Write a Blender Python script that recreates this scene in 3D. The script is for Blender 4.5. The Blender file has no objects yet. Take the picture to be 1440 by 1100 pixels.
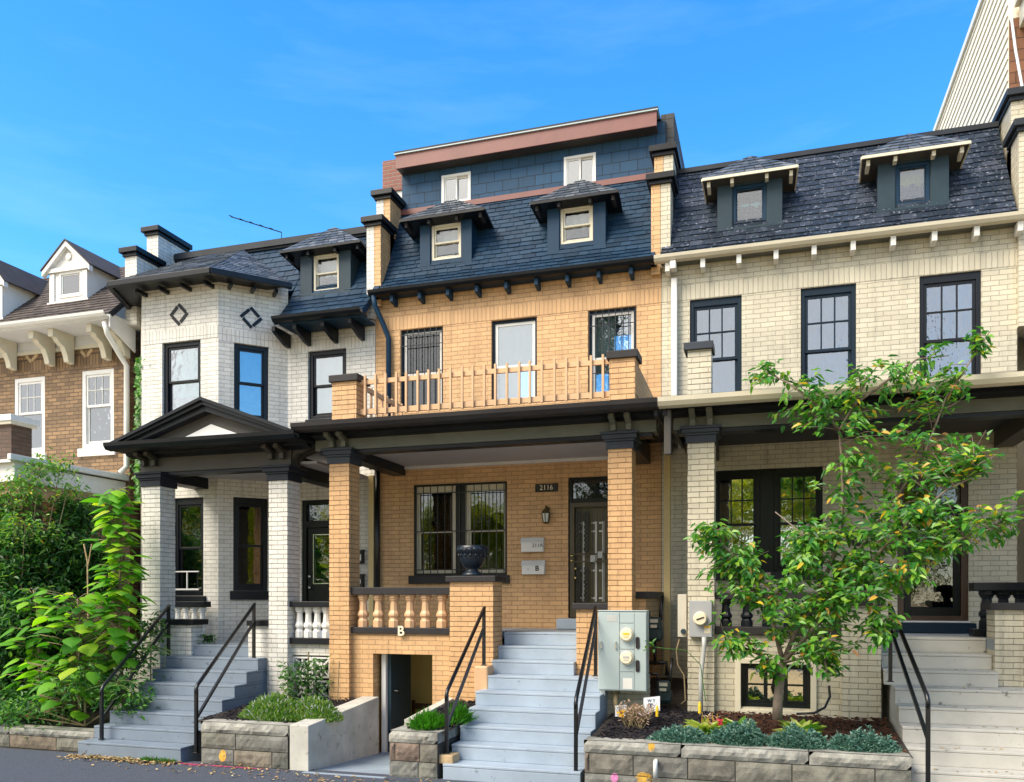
import bpy, math, random
from mathutils import Vector, Matrix, noise
random.seed(7)
D = bpy.data
SC = bpy.context.scene
COL = SC.collection
R = random.random
def U(a, b): return a + (b - a) * random.random()

# ---------------------------------------------------------------- camera model (used to turn measurements into metres)
FPX, HOR, ZC = 1165.0, 840.0, 2.22
TH = math.atan(360.0 / FPX)
SN, CS = math.sin(TH), math.cos(TH)
def PX(px, Y):
    t = (px - 720) / FPX
    return Y * (t * CS - SN) / (CS + t * SN)
def PZ(px, py, Y):
    d = -PX(px, Y) * SN + Y * CS
    return ZC + (HOR - py) * d / FPX
def P3(px, py, Y): return Vector((PX(px, Y), Y, PZ(px, py, Y)))

# ---------------------------------------------------------------- object helpers
def tag(o, label=None, cat=None, group=None, kind=None):
    if label: o['label'] = label
    if cat: o['category'] = cat
    if group: o['group'] = group
    if kind: o['kind'] = kind
    return o
def thing(name, label, cat, loc=(0, 0, 0), group=None):
    o = D.objects.new(name, None); COL.objects.link(o)
    o.location = loc; o.empty_display_size = .2
    return tag(o, label, cat, group)

class MB:
    def __init__(s, T=None): s.v = []; s.f = []; s.T = T
    def add(s, vs, fs):
        o = len(s.v)
        for p in vs:
            p = Vector(p)
            s.v.append(s.T @ p if s.T else p)
        for f in fs: s.f.append([o + i for i in f])
        return s
    def hexa(s, p): return s.add(p, [(0, 3, 2, 1), (4, 5, 6, 7), (0, 1, 5, 4), (1, 2, 6, 5), (2, 3, 7, 6), (3, 0, 4, 7)])
    def box(s, x0, x1, y0, y1, z0, z1):
        if x1 < x0: x0, x1 = x1, x0
        if y1 < y0: y0, y1 = y1, y0
        if z1 < z0: z0, z1 = z1, z0
        return s.hexa([(x0, y0, z0), (x1, y0, z0), (x1, y1, z0), (x0, y1, z0), (x0, y0, z1), (x1, y0, z1), (x1, y1, z1), (x0, y1, z1)])
    def quad(s, a, b, c, d): return s.add([a, b, c, d], [(0, 1, 2, 3)])
    def prism(s, pts, off):
        n = len(pts); off = Vector(off)
        vs = [Vector(p) for p in pts] + [Vector(p) + off for p in pts]
        fs = [tuple(range(n - 1, -1, -1)), tuple(range(n, 2 * n))]
        for i in range(n): fs.append((i, (i + 1) % n, n + (i + 1) % n, n + i))
        return s.add(vs, fs)
    def prism_x(s, prof, x0, x1): return s.prism([(x0, y, z) for y, z in prof], (x1 - x0, 0, 0))
    def prism_y(s, prof, y0, y1): return s.prism([(x, y0, z) for x, z in prof], (0, y1 - y0, 0))
    def prism_z(s, prof, z0, z1): return s.prism([(x, y, z0) for x, y in prof], (0, 0, z1 - z0))
    def bar(s, p, q, w, h=None, up=(0, 0, 1)):
        p, q = Vector(p), Vector(q); h = h or w
        d = (q - p).normalized(); u = Vector(up)
        if abs(d.dot(u)) > .98: u = Vector((0, 1, 0))
        a = d.cross(u).normalized(); b = a.cross(d)
        a *= w / 2; b *= h / 2
        return s.hexa([p - a - b, p + a - b, p + a + b, p - a + b, q - a - b, q + a - b, q + a + b, q - a + b])
    def tube(s, path, r, n=8):
        path = [Vector(p) for p in path]; m = len(path)
        rs = r if isinstance(r, (list, tuple)) else [r] * m
        vs = []; fs = []; pa = None
        for i, p in enumerate(path):
            d = (path[min(i + 1, m - 1)] - path[max(i - 1, 0)])
            d = d.normalized() if d.length > 1e-9 else Vector((0, 0, 1))
            if pa is None:
                u = Vector((0, 0, 1)) if abs(d.z) < .9 else Vector((1, 0, 0))
                a = d.cross(u).normalized()
            else:
                a = (pa - d * pa.dot(d))
                a = a.normalized() if a.length > 1e-6 else d.orthogonal().normalized()
            pa = a; b = d.cross(a)
            for k in range(n):
                t = 2 * math.pi * k / n
                vs.append(p + (a * math.cos(t) + b * math.sin(t)) * rs[i])
        for i in range(m - 1):
            for k in range(n):
                fs.append((i * n + k, i * n + (k + 1) % n, (i + 1) * n + (k + 1) % n, (i + 1) * n + k))
        fs.append(tuple(range(n - 1, -1, -1))); fs.append(tuple(range((m - 1) * n, m * n)))
        return s.add(vs, fs)
    def lathe(s, cx, cy, prof, n=20, axis='z'):
        vs = []; fs = []; m = len(prof)
        for r, z in prof:
            for k in range(n):
                t = 2 * math.pi * (k + .5) / n
                a, b = r * math.cos(t), r * math.sin(t)
                vs.append((cx + a, cy + b, z) if axis == 'z' else (cx + a, z, cy + b))
        for i in range(m - 1):
            for k in range(n):
                fs.append((i * n + k, i * n + (k + 1) % n, (i + 1) * n + (k + 1) % n, (i + 1) * n + k))
        fs.append(tuple(range(n - 1, -1, -1))); fs.append(tuple(range((m - 1) * n, m * n)))
        return s.add(vs, fs)
    def leaf(s, p, d, nrm, L, W, fold=.15, droop=.1):
        p = Vector(p); d = Vector(d).normalized(); nrm = Vector(nrm)
        sd = d.cross(nrm)
        sd = sd.normalized() if sd.length > 1e-5 else d.orthogonal().normalized()
        up = sd.cross(d)
        q = lambda a, b, c: p + d * (a * L) + sd * (b * W * .5) + up * (c * L)
        s.add([p, q(.3, .9, fold * .6), q(.68, .72, fold * .4 - droop * .5), q(1, 0, -droop), q(.68, -.72, fold * .4 - droop * .5), q(.3, -.9, fold * .6)],
              [(0, 1, 2, 3), (0, 3, 4, 5)])
    def build(s, name, mat, parent=None, smooth=False, bevel=0, fix=True, label=None, kind=None):
        me = D.meshes.new(name)
        me.from_pydata([tuple(p) for p in s.v], [], s.f)
        if fix:
            import bmesh
            bm = bmesh.new(); bm.from_mesh(me)
            bmesh.ops.recalc_face_normals(bm, faces=bm.faces)
            bm.to_mesh(me); bm.free()
        uv = me.uv_layers.new(name='UVMap').data
        Z = Vector((0, 0, 1))
        for pl in me.polygons:
            n = pl.normal
            if abs(n.z) > .93:
                for li in pl.loop_indices:
                    c = me.vertices[me.loops[li].vertex_index].co
                    uv[li].uv = (c.x, c.y)
            else:
                t = Z.cross(n).normalized(); w = n.cross(t)
                for li in pl.loop_indices:
                    c = me.vertices[me.loops[li].vertex_index].co
                    uv[li].uv = (c.dot(t), c.dot(w))
        if smooth:
            for pl in me.polygons: pl.use_smooth = True
        me.materials.append(M[mat] if isinstance(mat, str) else mat)
        o = D.objects.new(name, me); COL.objects.link(o)
        if parent is not None:
            o.parent = parent
            if parent.type == 'EMPTY': o.matrix_parent_inverse = Matrix.Translation(-Vector(parent.location))
        if bevel:
            b = o.modifiers.new('bevel', 'BEVEL'); b.width = bevel; b.segments = 2; b.limit_method = 'ANGLE'; b.angle_limit = .7
        if label: o['label'] = label
        if kind: o['kind'] = kind
        return o

def copy_tree(o, loc, rz=0, sc=1):
    c = o.copy(); COL.objects.link(c); c.location = loc; c.rotation_euler.z = rz; c.scale = (sc, sc, sc)
    for ch in list(o.children):
        k = ch.copy(); COL.objects.link(k); k.parent = c
        for g in list(ch.children):
            h = g.copy(); COL.objects.link(h); h.parent = k
    return c

# ---------------------------------------------------------------- materials
M = {}
def base(name):
    m = D.materials.new(name); m.use_nodes = True
    nt = m.node_tree; b = nt.nodes['Principled BSDF']; M[name] = m
    return nt, b
def N(nt, t, **kw):
    n = nt.nodes.new('ShaderNode' + t)
    for k, v in kw.items():
        if k in n.inputs: n.inputs[k].default_value = v
        else: setattr(n, k, v)
    return n
def rgb(c, k=1): return (min(1, c[0] * k), min(1, c[1] * k), min(1, c[2] * k), 1)
def mixc(nt, fac, a, b, blend='MIX'):
    n = nt.nodes.new('ShaderNodeMix'); n.data_type = 'RGBA'; n.blend_type = blend
    for i, v in ((0, fac), (6, a), (7, b)):
        if hasattr(v, 'node'): nt.links.new(v, n.inputs[i])
        else: n.inputs[i].default_value = v
    return n.outputs[2]
def ramp(nt, fac, stops):
    n = nt.nodes.new('ShaderNodeValToRGB'); e = n.color_ramp.elements
    while len(e) < len(stops): e.new(.5)
    for i, (p, c) in enumerate(stops):
        e[i].position = p; e[i].color = c if len(c) == 4 else (*c, 1)
    nt.links.new(fac, n.inputs[0]); return n.outputs[0]
def noisef(nt, vec, scale, detail=4, rough=.6):
    n = N(nt, 'TexNoise', Scale=scale, Detail=detail, Roughness=rough)
    if vec is not None: nt.links.new(vec, n.inputs['Vector'])
    return n.outputs['Fac']
def bumpn(nt, b, h, strength, dist, prev=None):
    n = N(nt, 'Bump', Strength=strength, Distance=dist); nt.links.new(h, n.inputs['Height'])
    if prev: nt.links.new(prev, n.inputs['Normal'])
    nt.links.new(n.outputs[0], b.inputs['Normal']); return n.outputs[0]

def paint(name, col, rough=.5, var=.12, scale=2.5, bump=.12, bscale=70, dist=.004, metallic=0, worn=None, spec=.5):
    nt, b = base(name)
    tc = N(nt, 'TexCoord').outputs['Object']
    f = noisef(nt, tc, scale)
    c = ramp(nt, f, [(.3, rgb(col, 1 - var)), (.7, rgb(col, 1 + var))])
    if worn:
        g = noisef(nt, tc, 9, 8, .75)
        k = ramp(nt, g, [(worn[1], (0, 0, 0)), (worn[1] + .06, (1, 1, 1))])
        c = mixc(nt, k, c, rgb(worn[0]))
    nt.links.new(c, b.inputs['Base Color'])
    b.inputs['Roughness'].default_value = rough; b.inputs['Metallic'].default_value = metallic; b.inputs['Specular IOR Level'].default_value = spec
    if bump: bumpn(nt, b, noisef(nt, tc, bscale, 3), bump, dist)

def brick(name, col, joint_shade=.55, var=.07, bw=.215, bh=.072, ms=.005, bump=.8, rough=.6, offset=.5, vo=0, col2=None, mcol=None, dirt=.20, wob=.0055, dist=.006):
    nt, b = base(name)
    uv = N(nt, 'UVMap').outputs[0]
    mp = N(nt, 'Mapping'); mp.inputs['Location'].default_value = (0, -vo, 0); nt.links.new(uv, mp.inputs[0])
    nz = N(nt, 'TexNoise', Scale=9, Detail=2); nt.links.new(mp.outputs[0], nz.inputs['Vector'])
    s1 = N(nt, 'VectorMath', operation='SUBTRACT'); nt.links.new(nz.outputs['Color'], s1.inputs[0]); s1.inputs[1].default_value = (.5, .5, .5)
    s2 = N(nt, 'VectorMath', operation='SCALE'); nt.links.new(s1.outputs[0], s2.inputs[0]); s2.inputs['Scale'].default_value = wob * 3
    ad = N(nt, 'VectorMath', operation='ADD'); nt.links.new(mp.outputs[0], ad.inputs[0]); nt.links.new(s2.outputs[0], ad.inputs[1])
    br = N(nt, 'TexBrick', offset=offset, Scale=1)
    br.inputs['Brick Width'].default_value = bw; br.inputs['Row Height'].default_value = bh
    br.inputs['Mortar Size'].default_value = ms; br.inputs['Mortar Smooth'].default_value = .35
    br.inputs['Color1'].default_value = rgb(col, 1 - var); br.inputs['Color2'].default_value = rgb(col2 or col, 1 + var)
    br.inputs['Mortar'].default_value = rgb(mcol or col, 1 if mcol else joint_shade); br.inputs['Bias'].default_value = 0  # without mcol, joints darkened to paint the shadow under each brick
    nt.links.new(ad.outputs[0], br.inputs['Vector'])
    tc = N(nt, 'TexCoord').outputs['Object']
    f = noisef(nt, tc, 1.3, 6, .65)
    g = ramp(nt, f, [(.3, (1 - dirt,) * 3), (.7, (1, 1, 1))])
    sm = N(nt, 'Mapping'); sm.inputs['Scale'].default_value = (5, 5, .35); nt.links.new(tc, sm.inputs[0])
    g2 = ramp(nt, noisef(nt, sm.outputs[0], 1.6, 6, .7), [(.50, (1, 1, 1)), (.78, (1 - dirt * 1.6,) * 3)])
    c = mixc(nt, 1.0, br.outputs['Color'], g, 'MULTIPLY'); c = mixc(nt, 1.0, c, g2, 'MULTIPLY')
    nt.links.new(c, b.inputs['Base Color']); b.inputs['Roughness'].default_value = rough
    inv = N(nt, 'Math', operation='SUBTRACT'); inv.inputs[0].default_value = 1; nt.links.new(br.outputs['Fac'], inv.inputs[1])
    p = bumpn(nt, b, inv.outputs[0], bump, dist)
    bumpn(nt, b, noisef(nt, tc, 45, 4), .25, .004, p)

def island(name, stops, rough=.6, bump=.3, bscale=40, speckle_glint=None, spec=.25, var=.15):
    nt, b = base(name)
    r = N(nt, 'NewGeometry').outputs['Random Per Island']
    tc = N(nt, 'TexCoord').outputs['Object']
    c = ramp(nt, r, stops)
    g = ramp(nt, noisef(nt, tc, 6, 5), [(.3, (1 - var,) * 3), (.75, (1 + var,) * 3)])
    c = mixc(nt, 1.0, c, g, 'MULTIPLY')
    if speckle_glint:  # colour flecks: granite speckle on stone, painted glints on slate
        h = noisef(nt, tc, speckle_glint[2], 8, .8)
        k = ramp(nt, h, [(speckle_glint[1], (0, 0, 0)), (speckle_glint[1] + .08, (1, 1, 1))])
        c = mixc(nt, k, c, rgb(speckle_glint[0]))
    nt.links.new(c, b.inputs['Base Color'])
    b.inputs['Roughness'].default_value = rough; b.inputs['Specular IOR Level'].default_value = spec
    if bump: bumpn(nt, b, noisef(nt, tc, bscale, 6, .7), bump, .006)

def leafm(name, stops, trans=.35, rough=.45):
    nt, b = base(name)
    r = N(nt, 'NewGeometry').outputs['Random Per Island']
    c = ramp(nt, r, stops)
    nt.links.new(c, b.inputs['Base Color']); b.inputs['Roughness'].default_value = rough
    tr = N(nt, 'BsdfTranslucent'); c2 = mixc(nt, 1.0, c, (1.6, 1.7, .8, 1), 'MULTIPLY'); nt.links.new(c2, tr.inputs[0])
    mx = N(nt, 'MixShader'); mx.inputs[0].default_value = trans
    nt.links.new(b.outputs[0], mx.inputs[1]); nt.links.new(tr.outputs[0], mx.inputs[2])
    nt.links.new(mx.outputs[0], nt.nodes['Material Output'].inputs[0])

def glass(name, tint=(.8, .9, .95), fac=.35, rough=.02, wav=0.0, wscale=6, gcol=(1, 1, 1), fk=1.0):
    nt, b = base(name); nt.nodes.remove(b)
    t = N(nt, 'BsdfTransparent'); t.inputs[0].default_value = rgb(tint)
    g = N(nt, 'BsdfGlossy'); g.inputs['Color'].default_value = rgb(gcol); g.inputs['Roughness'].default_value = rough
    fr = N(nt, 'Fresnel', IOR=1.5)
    ma = N(nt, 'Math', operation='MULTIPLY_ADD'); nt.links.new(fr.outputs[0], ma.inputs[0]); ma.inputs[1].default_value = (1 - fac) * fk; ma.inputs[2].default_value = fac
    mx = N(nt, 'MixShader'); nt.links.new(ma.outputs[0], mx.inputs[0]); nt.links.new(t.outputs[0], mx.inputs[1]); nt.links.new(g.outputs[0], mx.inputs[2])
    if wav:
        tc = N(nt, 'TexCoord').outputs['Object']
        bp = N(nt, 'Bump', Strength=wav, Distance=.01); nt.links.new(noisef(nt, tc, wscale, 2), bp.inputs['Height']); nt.links.new(bp.outputs[0], g.inputs['Normal'])
    nt.links.new(mx.outputs[0], nt.nodes['Material Output'].inputs[0])

# brick
ORANGE = (.64, .385, .185)
brick('orange_brick', ORANGE, joint_shade=.58, var=.085)
brick('orange_soldier', ORANGE, joint_shade=.58, bw=.072, bh=.24, offset=0, vo=6.87, var=.06)
brick('white_brick', (.71, .685, .63), joint_shade=.58, var=.075)
brick('white_soldier', (.71, .685, .63), joint_shade=.58, bw=.072, bh=.24, offset=0, vo=6.6, var=.05)
brick('cream_brick', (.58, .53, .41), joint_shade=.58, var=.075)
brick('cream_soldier', (.58, .53, .41), joint_shade=.58, bw=.072, bh=.24, offset=0, vo=6.87, var=.05)
brick('brown_brick', (.20, .118, .055), col2=(.28, .17, .08), mcol=(.09, .055, .03), var=.18, bh=.075, ms=.009)
brick('brown_soldier', (.20, .118, .055), col2=(.28, .17, .08), mcol=(.09, .055, .03), var=.18, bw=.075, bh=.24, offset=0, vo=6.55, ms=.009)
brick('dark_brick', (.10, .055, .035), mcol=(.05, .035, .025), var=.2, ms=.007)
brick('red_brick', (.24, .05, .028), col2=(.17, .04, .025), mcol=(.2, .15, .12), var=.25, ms=.010)
brick('blue_shingle', (.010, .056, .125), joint_shade=.3, bw=.30, bh=.185, ms=.007, var=.12, rough=.75, bump=.7)
brick('brown_shingle', (.20, .085, .04), joint_shade=.35, bw=.30, bh=.17, ms=.008, var=.18, rough=.8)
brick('dark_shingle', (.05, .052, .055), joint_shade=.4, bw=.30, bh=.16, ms=.007, var=.2, rough=.8)
# paint
paint('black_paint', (.005, .007, .011), rough=.38, var=.35, spec=.3, bump=.2, bscale=30)
paint('navy_paint', (.008, .034, .072), rough=.5, var=.15, spec=.2)
paint('slate_paint', (.024, .044, .060), rough=.5, var=.15, spec=.2)
paint('charcoal_trim', (.026, .024, .026), rough=.5, var=.2, spec=.25)
paint('frieze_grey', (.115, .12, .10), rough=.55, var=.15, bump=.3, bscale=25)
paint('frieze_brown', (.045, .040, .034), rough=.55, var=.15, bump=.25)
paint('capital_grey', (.036, .043, .056), rough=.5, var=.15, spec=.25)
paint('white_paint', (.70, .69, .66), rough=.45, var=.05)
paint('grey_white', (.62, .62, .62), rough=.6, var=.08)
paint('cream_paint', (.60, .55, .43), rough=.45, var=.06)
paint('peach_paint', (.58, .36, .20), rough=.5, var=.06)
paint('mauve_metal', (.17, .062, .055), rough=.5, var=.12)
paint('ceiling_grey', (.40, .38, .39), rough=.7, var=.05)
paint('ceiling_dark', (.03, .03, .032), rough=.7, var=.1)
paint('tan_pipe', (.55, .42, .20), rough=.5, var=.1)
paint('grey_pipe', (.42, .43, .42), rough=.45, var=.1)
paint('step_blue', (.31, .375, .455), rough=.55, var=.10, bump=.2, worn=((.17, .21, .27), .62))
paint('step_grey', (.165, .205, .26), rough=.6, var=.1, bump=.2, worn=((.08, .09, .105), .585))
paint('step_beige', (.47, .455, .42), rough=.6, var=.10, bump=.2, worn=((.13, .12, .11), .61))
paint('porch_floor', (.25, .29, .34), rough=.55, var=.1)
paint('iron_black', (.005, .006, .008), rough=.32, var=.2, bump=0)
paint('bronze_metal', (.09, .07, .03), rough=.4, var=.15, metallic=.3)
paint('meter_grey', (.36, .43, .44), rough=.42, var=.05, bump=.05)
paint('meter_box_grey', (.33, .34, .36), rough=.45, var=.06, bump=.05)
paint('gas_meter', (.015, .035, .04), rough=.5, var=.2)
paint('beige_box', (.50, .47, .40), rough=.5, var=.06)
paint('tan_block', (.42, .30, .17), rough=.85, var=.3, scale=9, bump=.5, bscale=40)
paint('concrete', (.47, .455, .41), rough=.9, var=.22, scale=2, bump=.4, bscale=35, worn=((.25, .235, .20), .58))
paint('passage_floor', (.24, .30, .37), rough=.8, var=.15, scale=3)
paint('yellow_wall', (.62, .50, .20), rough=.8, var=.08)
paint('dark_wood', (.06, .03, .018), rough=.4, var=.3)
paint('door_black', (.007, .009, .009), rough=.35, var=.2, spec=.25)
paint('door_bronze', (.06, .045, .02), rough=.4, var=.2)
paint('olive_door', (.10, .085, .035), rough=.4, var=.2)
paint('frame_navy', (.006, .017, .032), rough=.5, var=.15, spec=.2)
paint('capital_dark', (.014, .018, .027), rough=.5, var=.2, spec=.25)
paint('brass', (.75, .60, .25), rough=.25, var=.05, metallic=1, bump=0)
paint('chrome', (.7, .7, .68), rough=.2, var=.05, metallic=1, bump=0)
paint('bark', (.20, .155, .12), rough=.85, var=.3, scale=14, bump=.6, bscale=30)
paint('stem', (.22, .17, .09), rough=.7, var=.2)
paint('urn_paint', (.006, .013, .024), rough=.35, var=.3, scale=12, bump=.5, bscale=30, dist=.01)
paint('letter_cream', (.78, .68, .50), rough=.4, var=.03, bump=0)
paint('plaque_black', (.008, .008, .008), rough=.5, var=.1, bump=0)
paint('ink', (.01, .01, .012), rough=.6, var=0, bump=0)
paint('sign_white', (.70, .74, .80), rough=.5, var=.03, bump=0)
paint('sign_blue', (.05, .08, .16), rough=.5, var=.03, bump=0)
paint('yellow_plastic', (.80, .50, .03), rough=.4, var=.05, bump=0)
paint('curtain_white', (.62, .64, .62), rough=.8, var=.05)
paint('curtain_teal', (.16, .55, .58), rough=.8, var=.05)
paint('curtain_blue', (.18, .33, .44), rough=.8, var=.08)
paint('curtain_slate', (.06, .10, .15), rough=.8, var=.1)
paint('curtain_steel', (.06, .14, .21), rough=.8, var=.1)
paint('curtain_olive', (.26, .27, .07), rough=.8, var=.15)
paint('amber_reflection', (.75, .34, .03), rough=.8, var=.2)  # amber sheet behind the glass paints the reflection of autumn trees
paint('curtain_rose', (.14, .06, .05), rough=.8, var=.15)
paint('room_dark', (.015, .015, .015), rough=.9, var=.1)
paint('siding_cream', (.80, .74, .60), rough=.5, var=.03)
paint('flashing', (.026, .030, .038), rough=.5, var=.2, spec=.2)
paint('soil', (.028, .022, .018), rough=.95, var=.4, scale=12, bump=1, bscale=45, dist=.02)
paint('terracotta', (.55, .30, .04), rough=.7, var=.2)
paint('asphalt', (.075, .085, .11), rough=.9, var=.6, scale=110, bump=1, bscale=120, dist=.012, spec=.25, worn=((.13, .13, .135), .66))
paint('far_ground', (.48, .35, .17), rough=.95, var=.2, scale=.5)  # tan chosen so the ground bounces warm light under the eaves
paint('magenta_chalk', (.45, .04, .12), rough=.9, var=.3, scale=20, bump=0)
paint('yellow_chalk', (.75, .42, .06), rough=.9, var=.3, scale=25, bump=0)
paint('pink_chalk', (.75, .25, .50), rough=.9, var=.3, scale=25, bump=0)
# stone and slate
island('stone_block', [(0, (.14, .14, .122)), (.35, (.20, .19, .155)), (.6, (.165, .165, .152)), (.85, (.21, .175, .13)), (1, (.20, .145, .118))], rough=.95, bump=1, bscale=45, var=.45, speckle_glint=((.30, .29, .25), .56, 70))
island('stone_pale', [(0, (.27, .265, .24)), (1, (.35, .34, .30))], rough=.95, bump=1, bscale=45, var=.45, speckle_glint=((.10, .095, .085), .58, 60))
paint('mortar', (.05, .046, .04), rough=.95, var=.3, scale=10, bump=.5)
island('slate_blue', [(0, (.008, .024, .050)), (.5, (.011, .035, .070)), (1, (.018, .046, .086))], rough=.45, bump=.35, bscale=25)
island('slate_silver', [(0, (.055, .068, .088)), (.5, (.09, .105, .13)), (1, (.16, .175, .20))], rough=.38, bump=.3, bscale=25)
island('slate_purple', [(0, (.010, .017, .029)), (.5, (.018, .028, .045)), (1, (.042, .052, .076))], rough=.42, bump=.6, bscale=22, speckle_glint=((.30, .32, .40), .565, 18))  # pale flecks paint glints of light into the slate colour
island('slate_brown', [(0, (.055, .045, .042)), (.5, (.08, .065, .06)), (1, (.11, .09, .08))], rough=.7, bump=.5, bscale=30)
island('mulch_black', [(0, (.006, .006, .009)), (.6, (.016, .014, .02)), (1, (.045, .035, .035))], rough=.8, bump=.2)
island('mulch_brown', [(0, (.03, .015, .01)), (1, (.09, .035, .02))], rough=.9, bump=.2)
island('fallen_leaf', [(0, (.30, .17, .06)), (.5, (.42, .28, .12)), (.8, (.50, .40, .25)), (1, (.20, .22, .05))], rough=.8, bump=0)
# leaves
G = lambda r, g, b: (r, g, b)
paint('bounce_tan', (.72, .52, .26), rough=.95, var=.15, scale=1)  # unseen road made bright tan to throw warm light up at the houses
leafm('tree_leaf', [(0, G(.025, .13, .028)), (.35, G(.06, .23, .03)), (.7, G(.13, .34, .035)), (.955, G(.27, .44, .04)), (.962, G(.60, .46, .03)), (.990, G(.60, .36, .04)), (1, G(.55, .24, .10))], rough=.35)
leafm('catalpa_leaf', [(0, G(.04, .18, .012)), (.5, G(.12, .36, .015)), (.9, G(.26, .50, .02)), (1, G(.42, .50, .03))], trans=.45, rough=.65)
leafm('shrub_leaf', [(0, G(.012, .06, .018)), (.5, G(.03, .12, .025)), (.85, G(.07, .20, .03)), (1, G(.16, .30, .04))])
leafm('shrub_light', [(0, G(.04, .15, .02)), (.6, G(.10, .28, .03)), (.93, G(.22, .36, .04)), (1, G(.60, .46, .04))])
leafm('weed_leaf', [(0, G(.02, .09, .02)), (.6, G(.06, .20, .03)), (1, G(.16, .34, .04))])
leafm('sedum_leaf', [(0, G(.03, .11, .09)), (.6, G(.095, .23, .19)), (1, G(.28, .42, .36))], trans=.15)
leafm('hosta_leaf', [(0, G(.10, .26, .03)), (.35, G(.34, .46, .05)), (1, G(.66, .66, .26))], trans=.35)
leafm('herb_leaf', [(0, G(.05, .16, .03)), (.5, G(.14, .28, .05)), (.88, G(.28, .36, .08)), (.93, G(.5, .48, .62)), (1, G(.6, .6, .75))])
leafm('grass_leaf', [(0, G(.03, .16, .015)), (1, G(.12, .38, .03))])
leafm('dry_leaf', [(0, G(.16, .08, .05)), (.5, G(.35, .22, .14)), (.9, G(.5, .38, .3)), (1, G(.55, .42, .5))], trans=.1)
leafm('street_leaf', [(0, G(.10, .20, .015)), (.5, G(.30, .36, .02)), (1, G(.60, .46, .03))], trans=.6)
leafm('conifer_leaf', [(0, G(.012, .04, .015)), (1, G(.05, .10, .03))], trans=.2)
leafm('petal_yellow', [(0, G(.8, .45, .02)), (1, G(.85, .62, .05))])
leafm('petal_red', [(0, G(.5, .02, .04)), (1, G(.6, .05, .1))])
# glass
glass('glass_sky', tint=(.80, .88, .90), fac=.24, wav=.15)
glass('glass_clear', tint=(.9, .93, .93), fac=.08, wav=.1)
glass('glass_wavy', tint=(.55, .66, .74), fac=.20, wav=.45, wscale=9)
glass('glass_dim', tint=(.55, .58, .52), fac=.34, wav=.12)
glass('glass_dark', tint=(.35, .38, .36), fac=.09, wav=.10, fk=.5)
glass('dial_glass', tint=(.9, .9, .85), fac=.06)

# ---------------------------------------------------------------- builders
def wall(mb, x0, x1, z0, z1, y, ops=(), dep=.16):
    xs = sorted({x0, x1, *[o[0] for o in ops], *[o[1] for o in ops]}); zs = sorted({z0, z1, *[o[2] for o in ops], *[o[3] for o in ops]})
    for i in range(len(xs) - 1):
        for j in range(len(zs) - 1):
            cx, cz = (xs[i] + xs[i + 1]) / 2, (zs[j] + zs[j + 1]) / 2
            if any(o[0] < cx < o[1] and o[2] < cz < o[3] for o in ops): continue
            mb.quad((xs[i], y, zs[j]), (xs[i + 1], y, zs[j]), (xs[i + 1], y, zs[j + 1]), (xs[i], y, zs[j + 1]))
    for a, b, c, d in ops:
        q = y + dep
        mb.quad((a, y, c), (a, q, c), (a, q, d), (a, y, d)); mb.quad((b, q, c), (b, y, c), (b, y, d), (b, q, d))
        mb.quad((a, y, d), (a, q, d), (b, q, d), (b, y, d)); mb.quad((a, q, c), (a, y, c), (b, y, c), (b, q, c))
def shell(mb, x0, x1, y0, y1, z0, z1, top=True):
    mb.quad((x0, y1, z0), (x0, y0, z0), (x0, y0, z1), (x0, y1, z1)); mb.quad((x1, y0, z0), (x1, y1, z0), (x1, y1, z1), (x1, y0, z1))
    mb.quad((x1, y1, z0), (x0, y1, z0), (x0, y1, z1), (x1, y1, z1))
    if top: mb.quad((x0, y0, z1), (x1, y0, z1), (x1, y1, z1), (x0, y1, z1))

def course_column(x0, x1, y0, y1, z0, z1, h=.072, jit=.0025):
    """painted brick pier: one slab per course, mortar joints recessed"""
    mb = MB(); k0 = int(math.floor(z0 / h))
    mb.box(x0 + .007, x1 - .007, y0 + .007, y1 - .007, z0, z1)
    k = k0
    while k * h < z1:
        a, b = max(z0, k * h + .004), min(z1, (k + 1) * h - .004)
        if b - a > .01:
            j = [U(-jit, jit) for _ in range(4)]
            mb.box(x0 + j[0], x1 + j[1], y0 + j[2], y1 + j[3], a, b)
        k += 1
    return mb
def stack(x0, x1, y0, y1, steps):
    mb = MB()
    for za, zb, e in steps: mb.box(x0 - e, x1 + e, y0 - e, y1 + e, za, zb)
    return mb
def frame_boxes(mb, x0, x1, z0, z1, y0, y1, w, wb=None, wt=None):
    wb = wb or w; wt = wt or w
    mb.box(x0, x0 + w, y0, y1, z0, z1); mb.box(x1 - w, x1, y0, y1, z0, z1)
    mb.box(x0 + w, x1 - w, y0, y1, z1 - wt, z1); mb.box(x0 + w, x1 - w, y0, y1, z0, z0 + wb)

def curtain(x0, x1, z0, z1, y, T, par, mat, name='blind', amp=.02, n=None):
    mb = MB(T); n = n or max(6, int((x1 - x0) / .05)); vs = []
    for i in range(n + 1):
        x = x0 + (x1 - x0) * i / n; yy = y + amp * math.sin(i * 1.9) + amp * .4 * math.sin(i * .7)
        vs += [(x, yy, z0), (x, yy, z1)]
    mb.add(vs, [(2 * i, 2 * i + 2, 2 * i + 3, 2 * i + 1) for i in range(n)])
    return mb.build(name, mat, par, fix=False, smooth=True)

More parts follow.
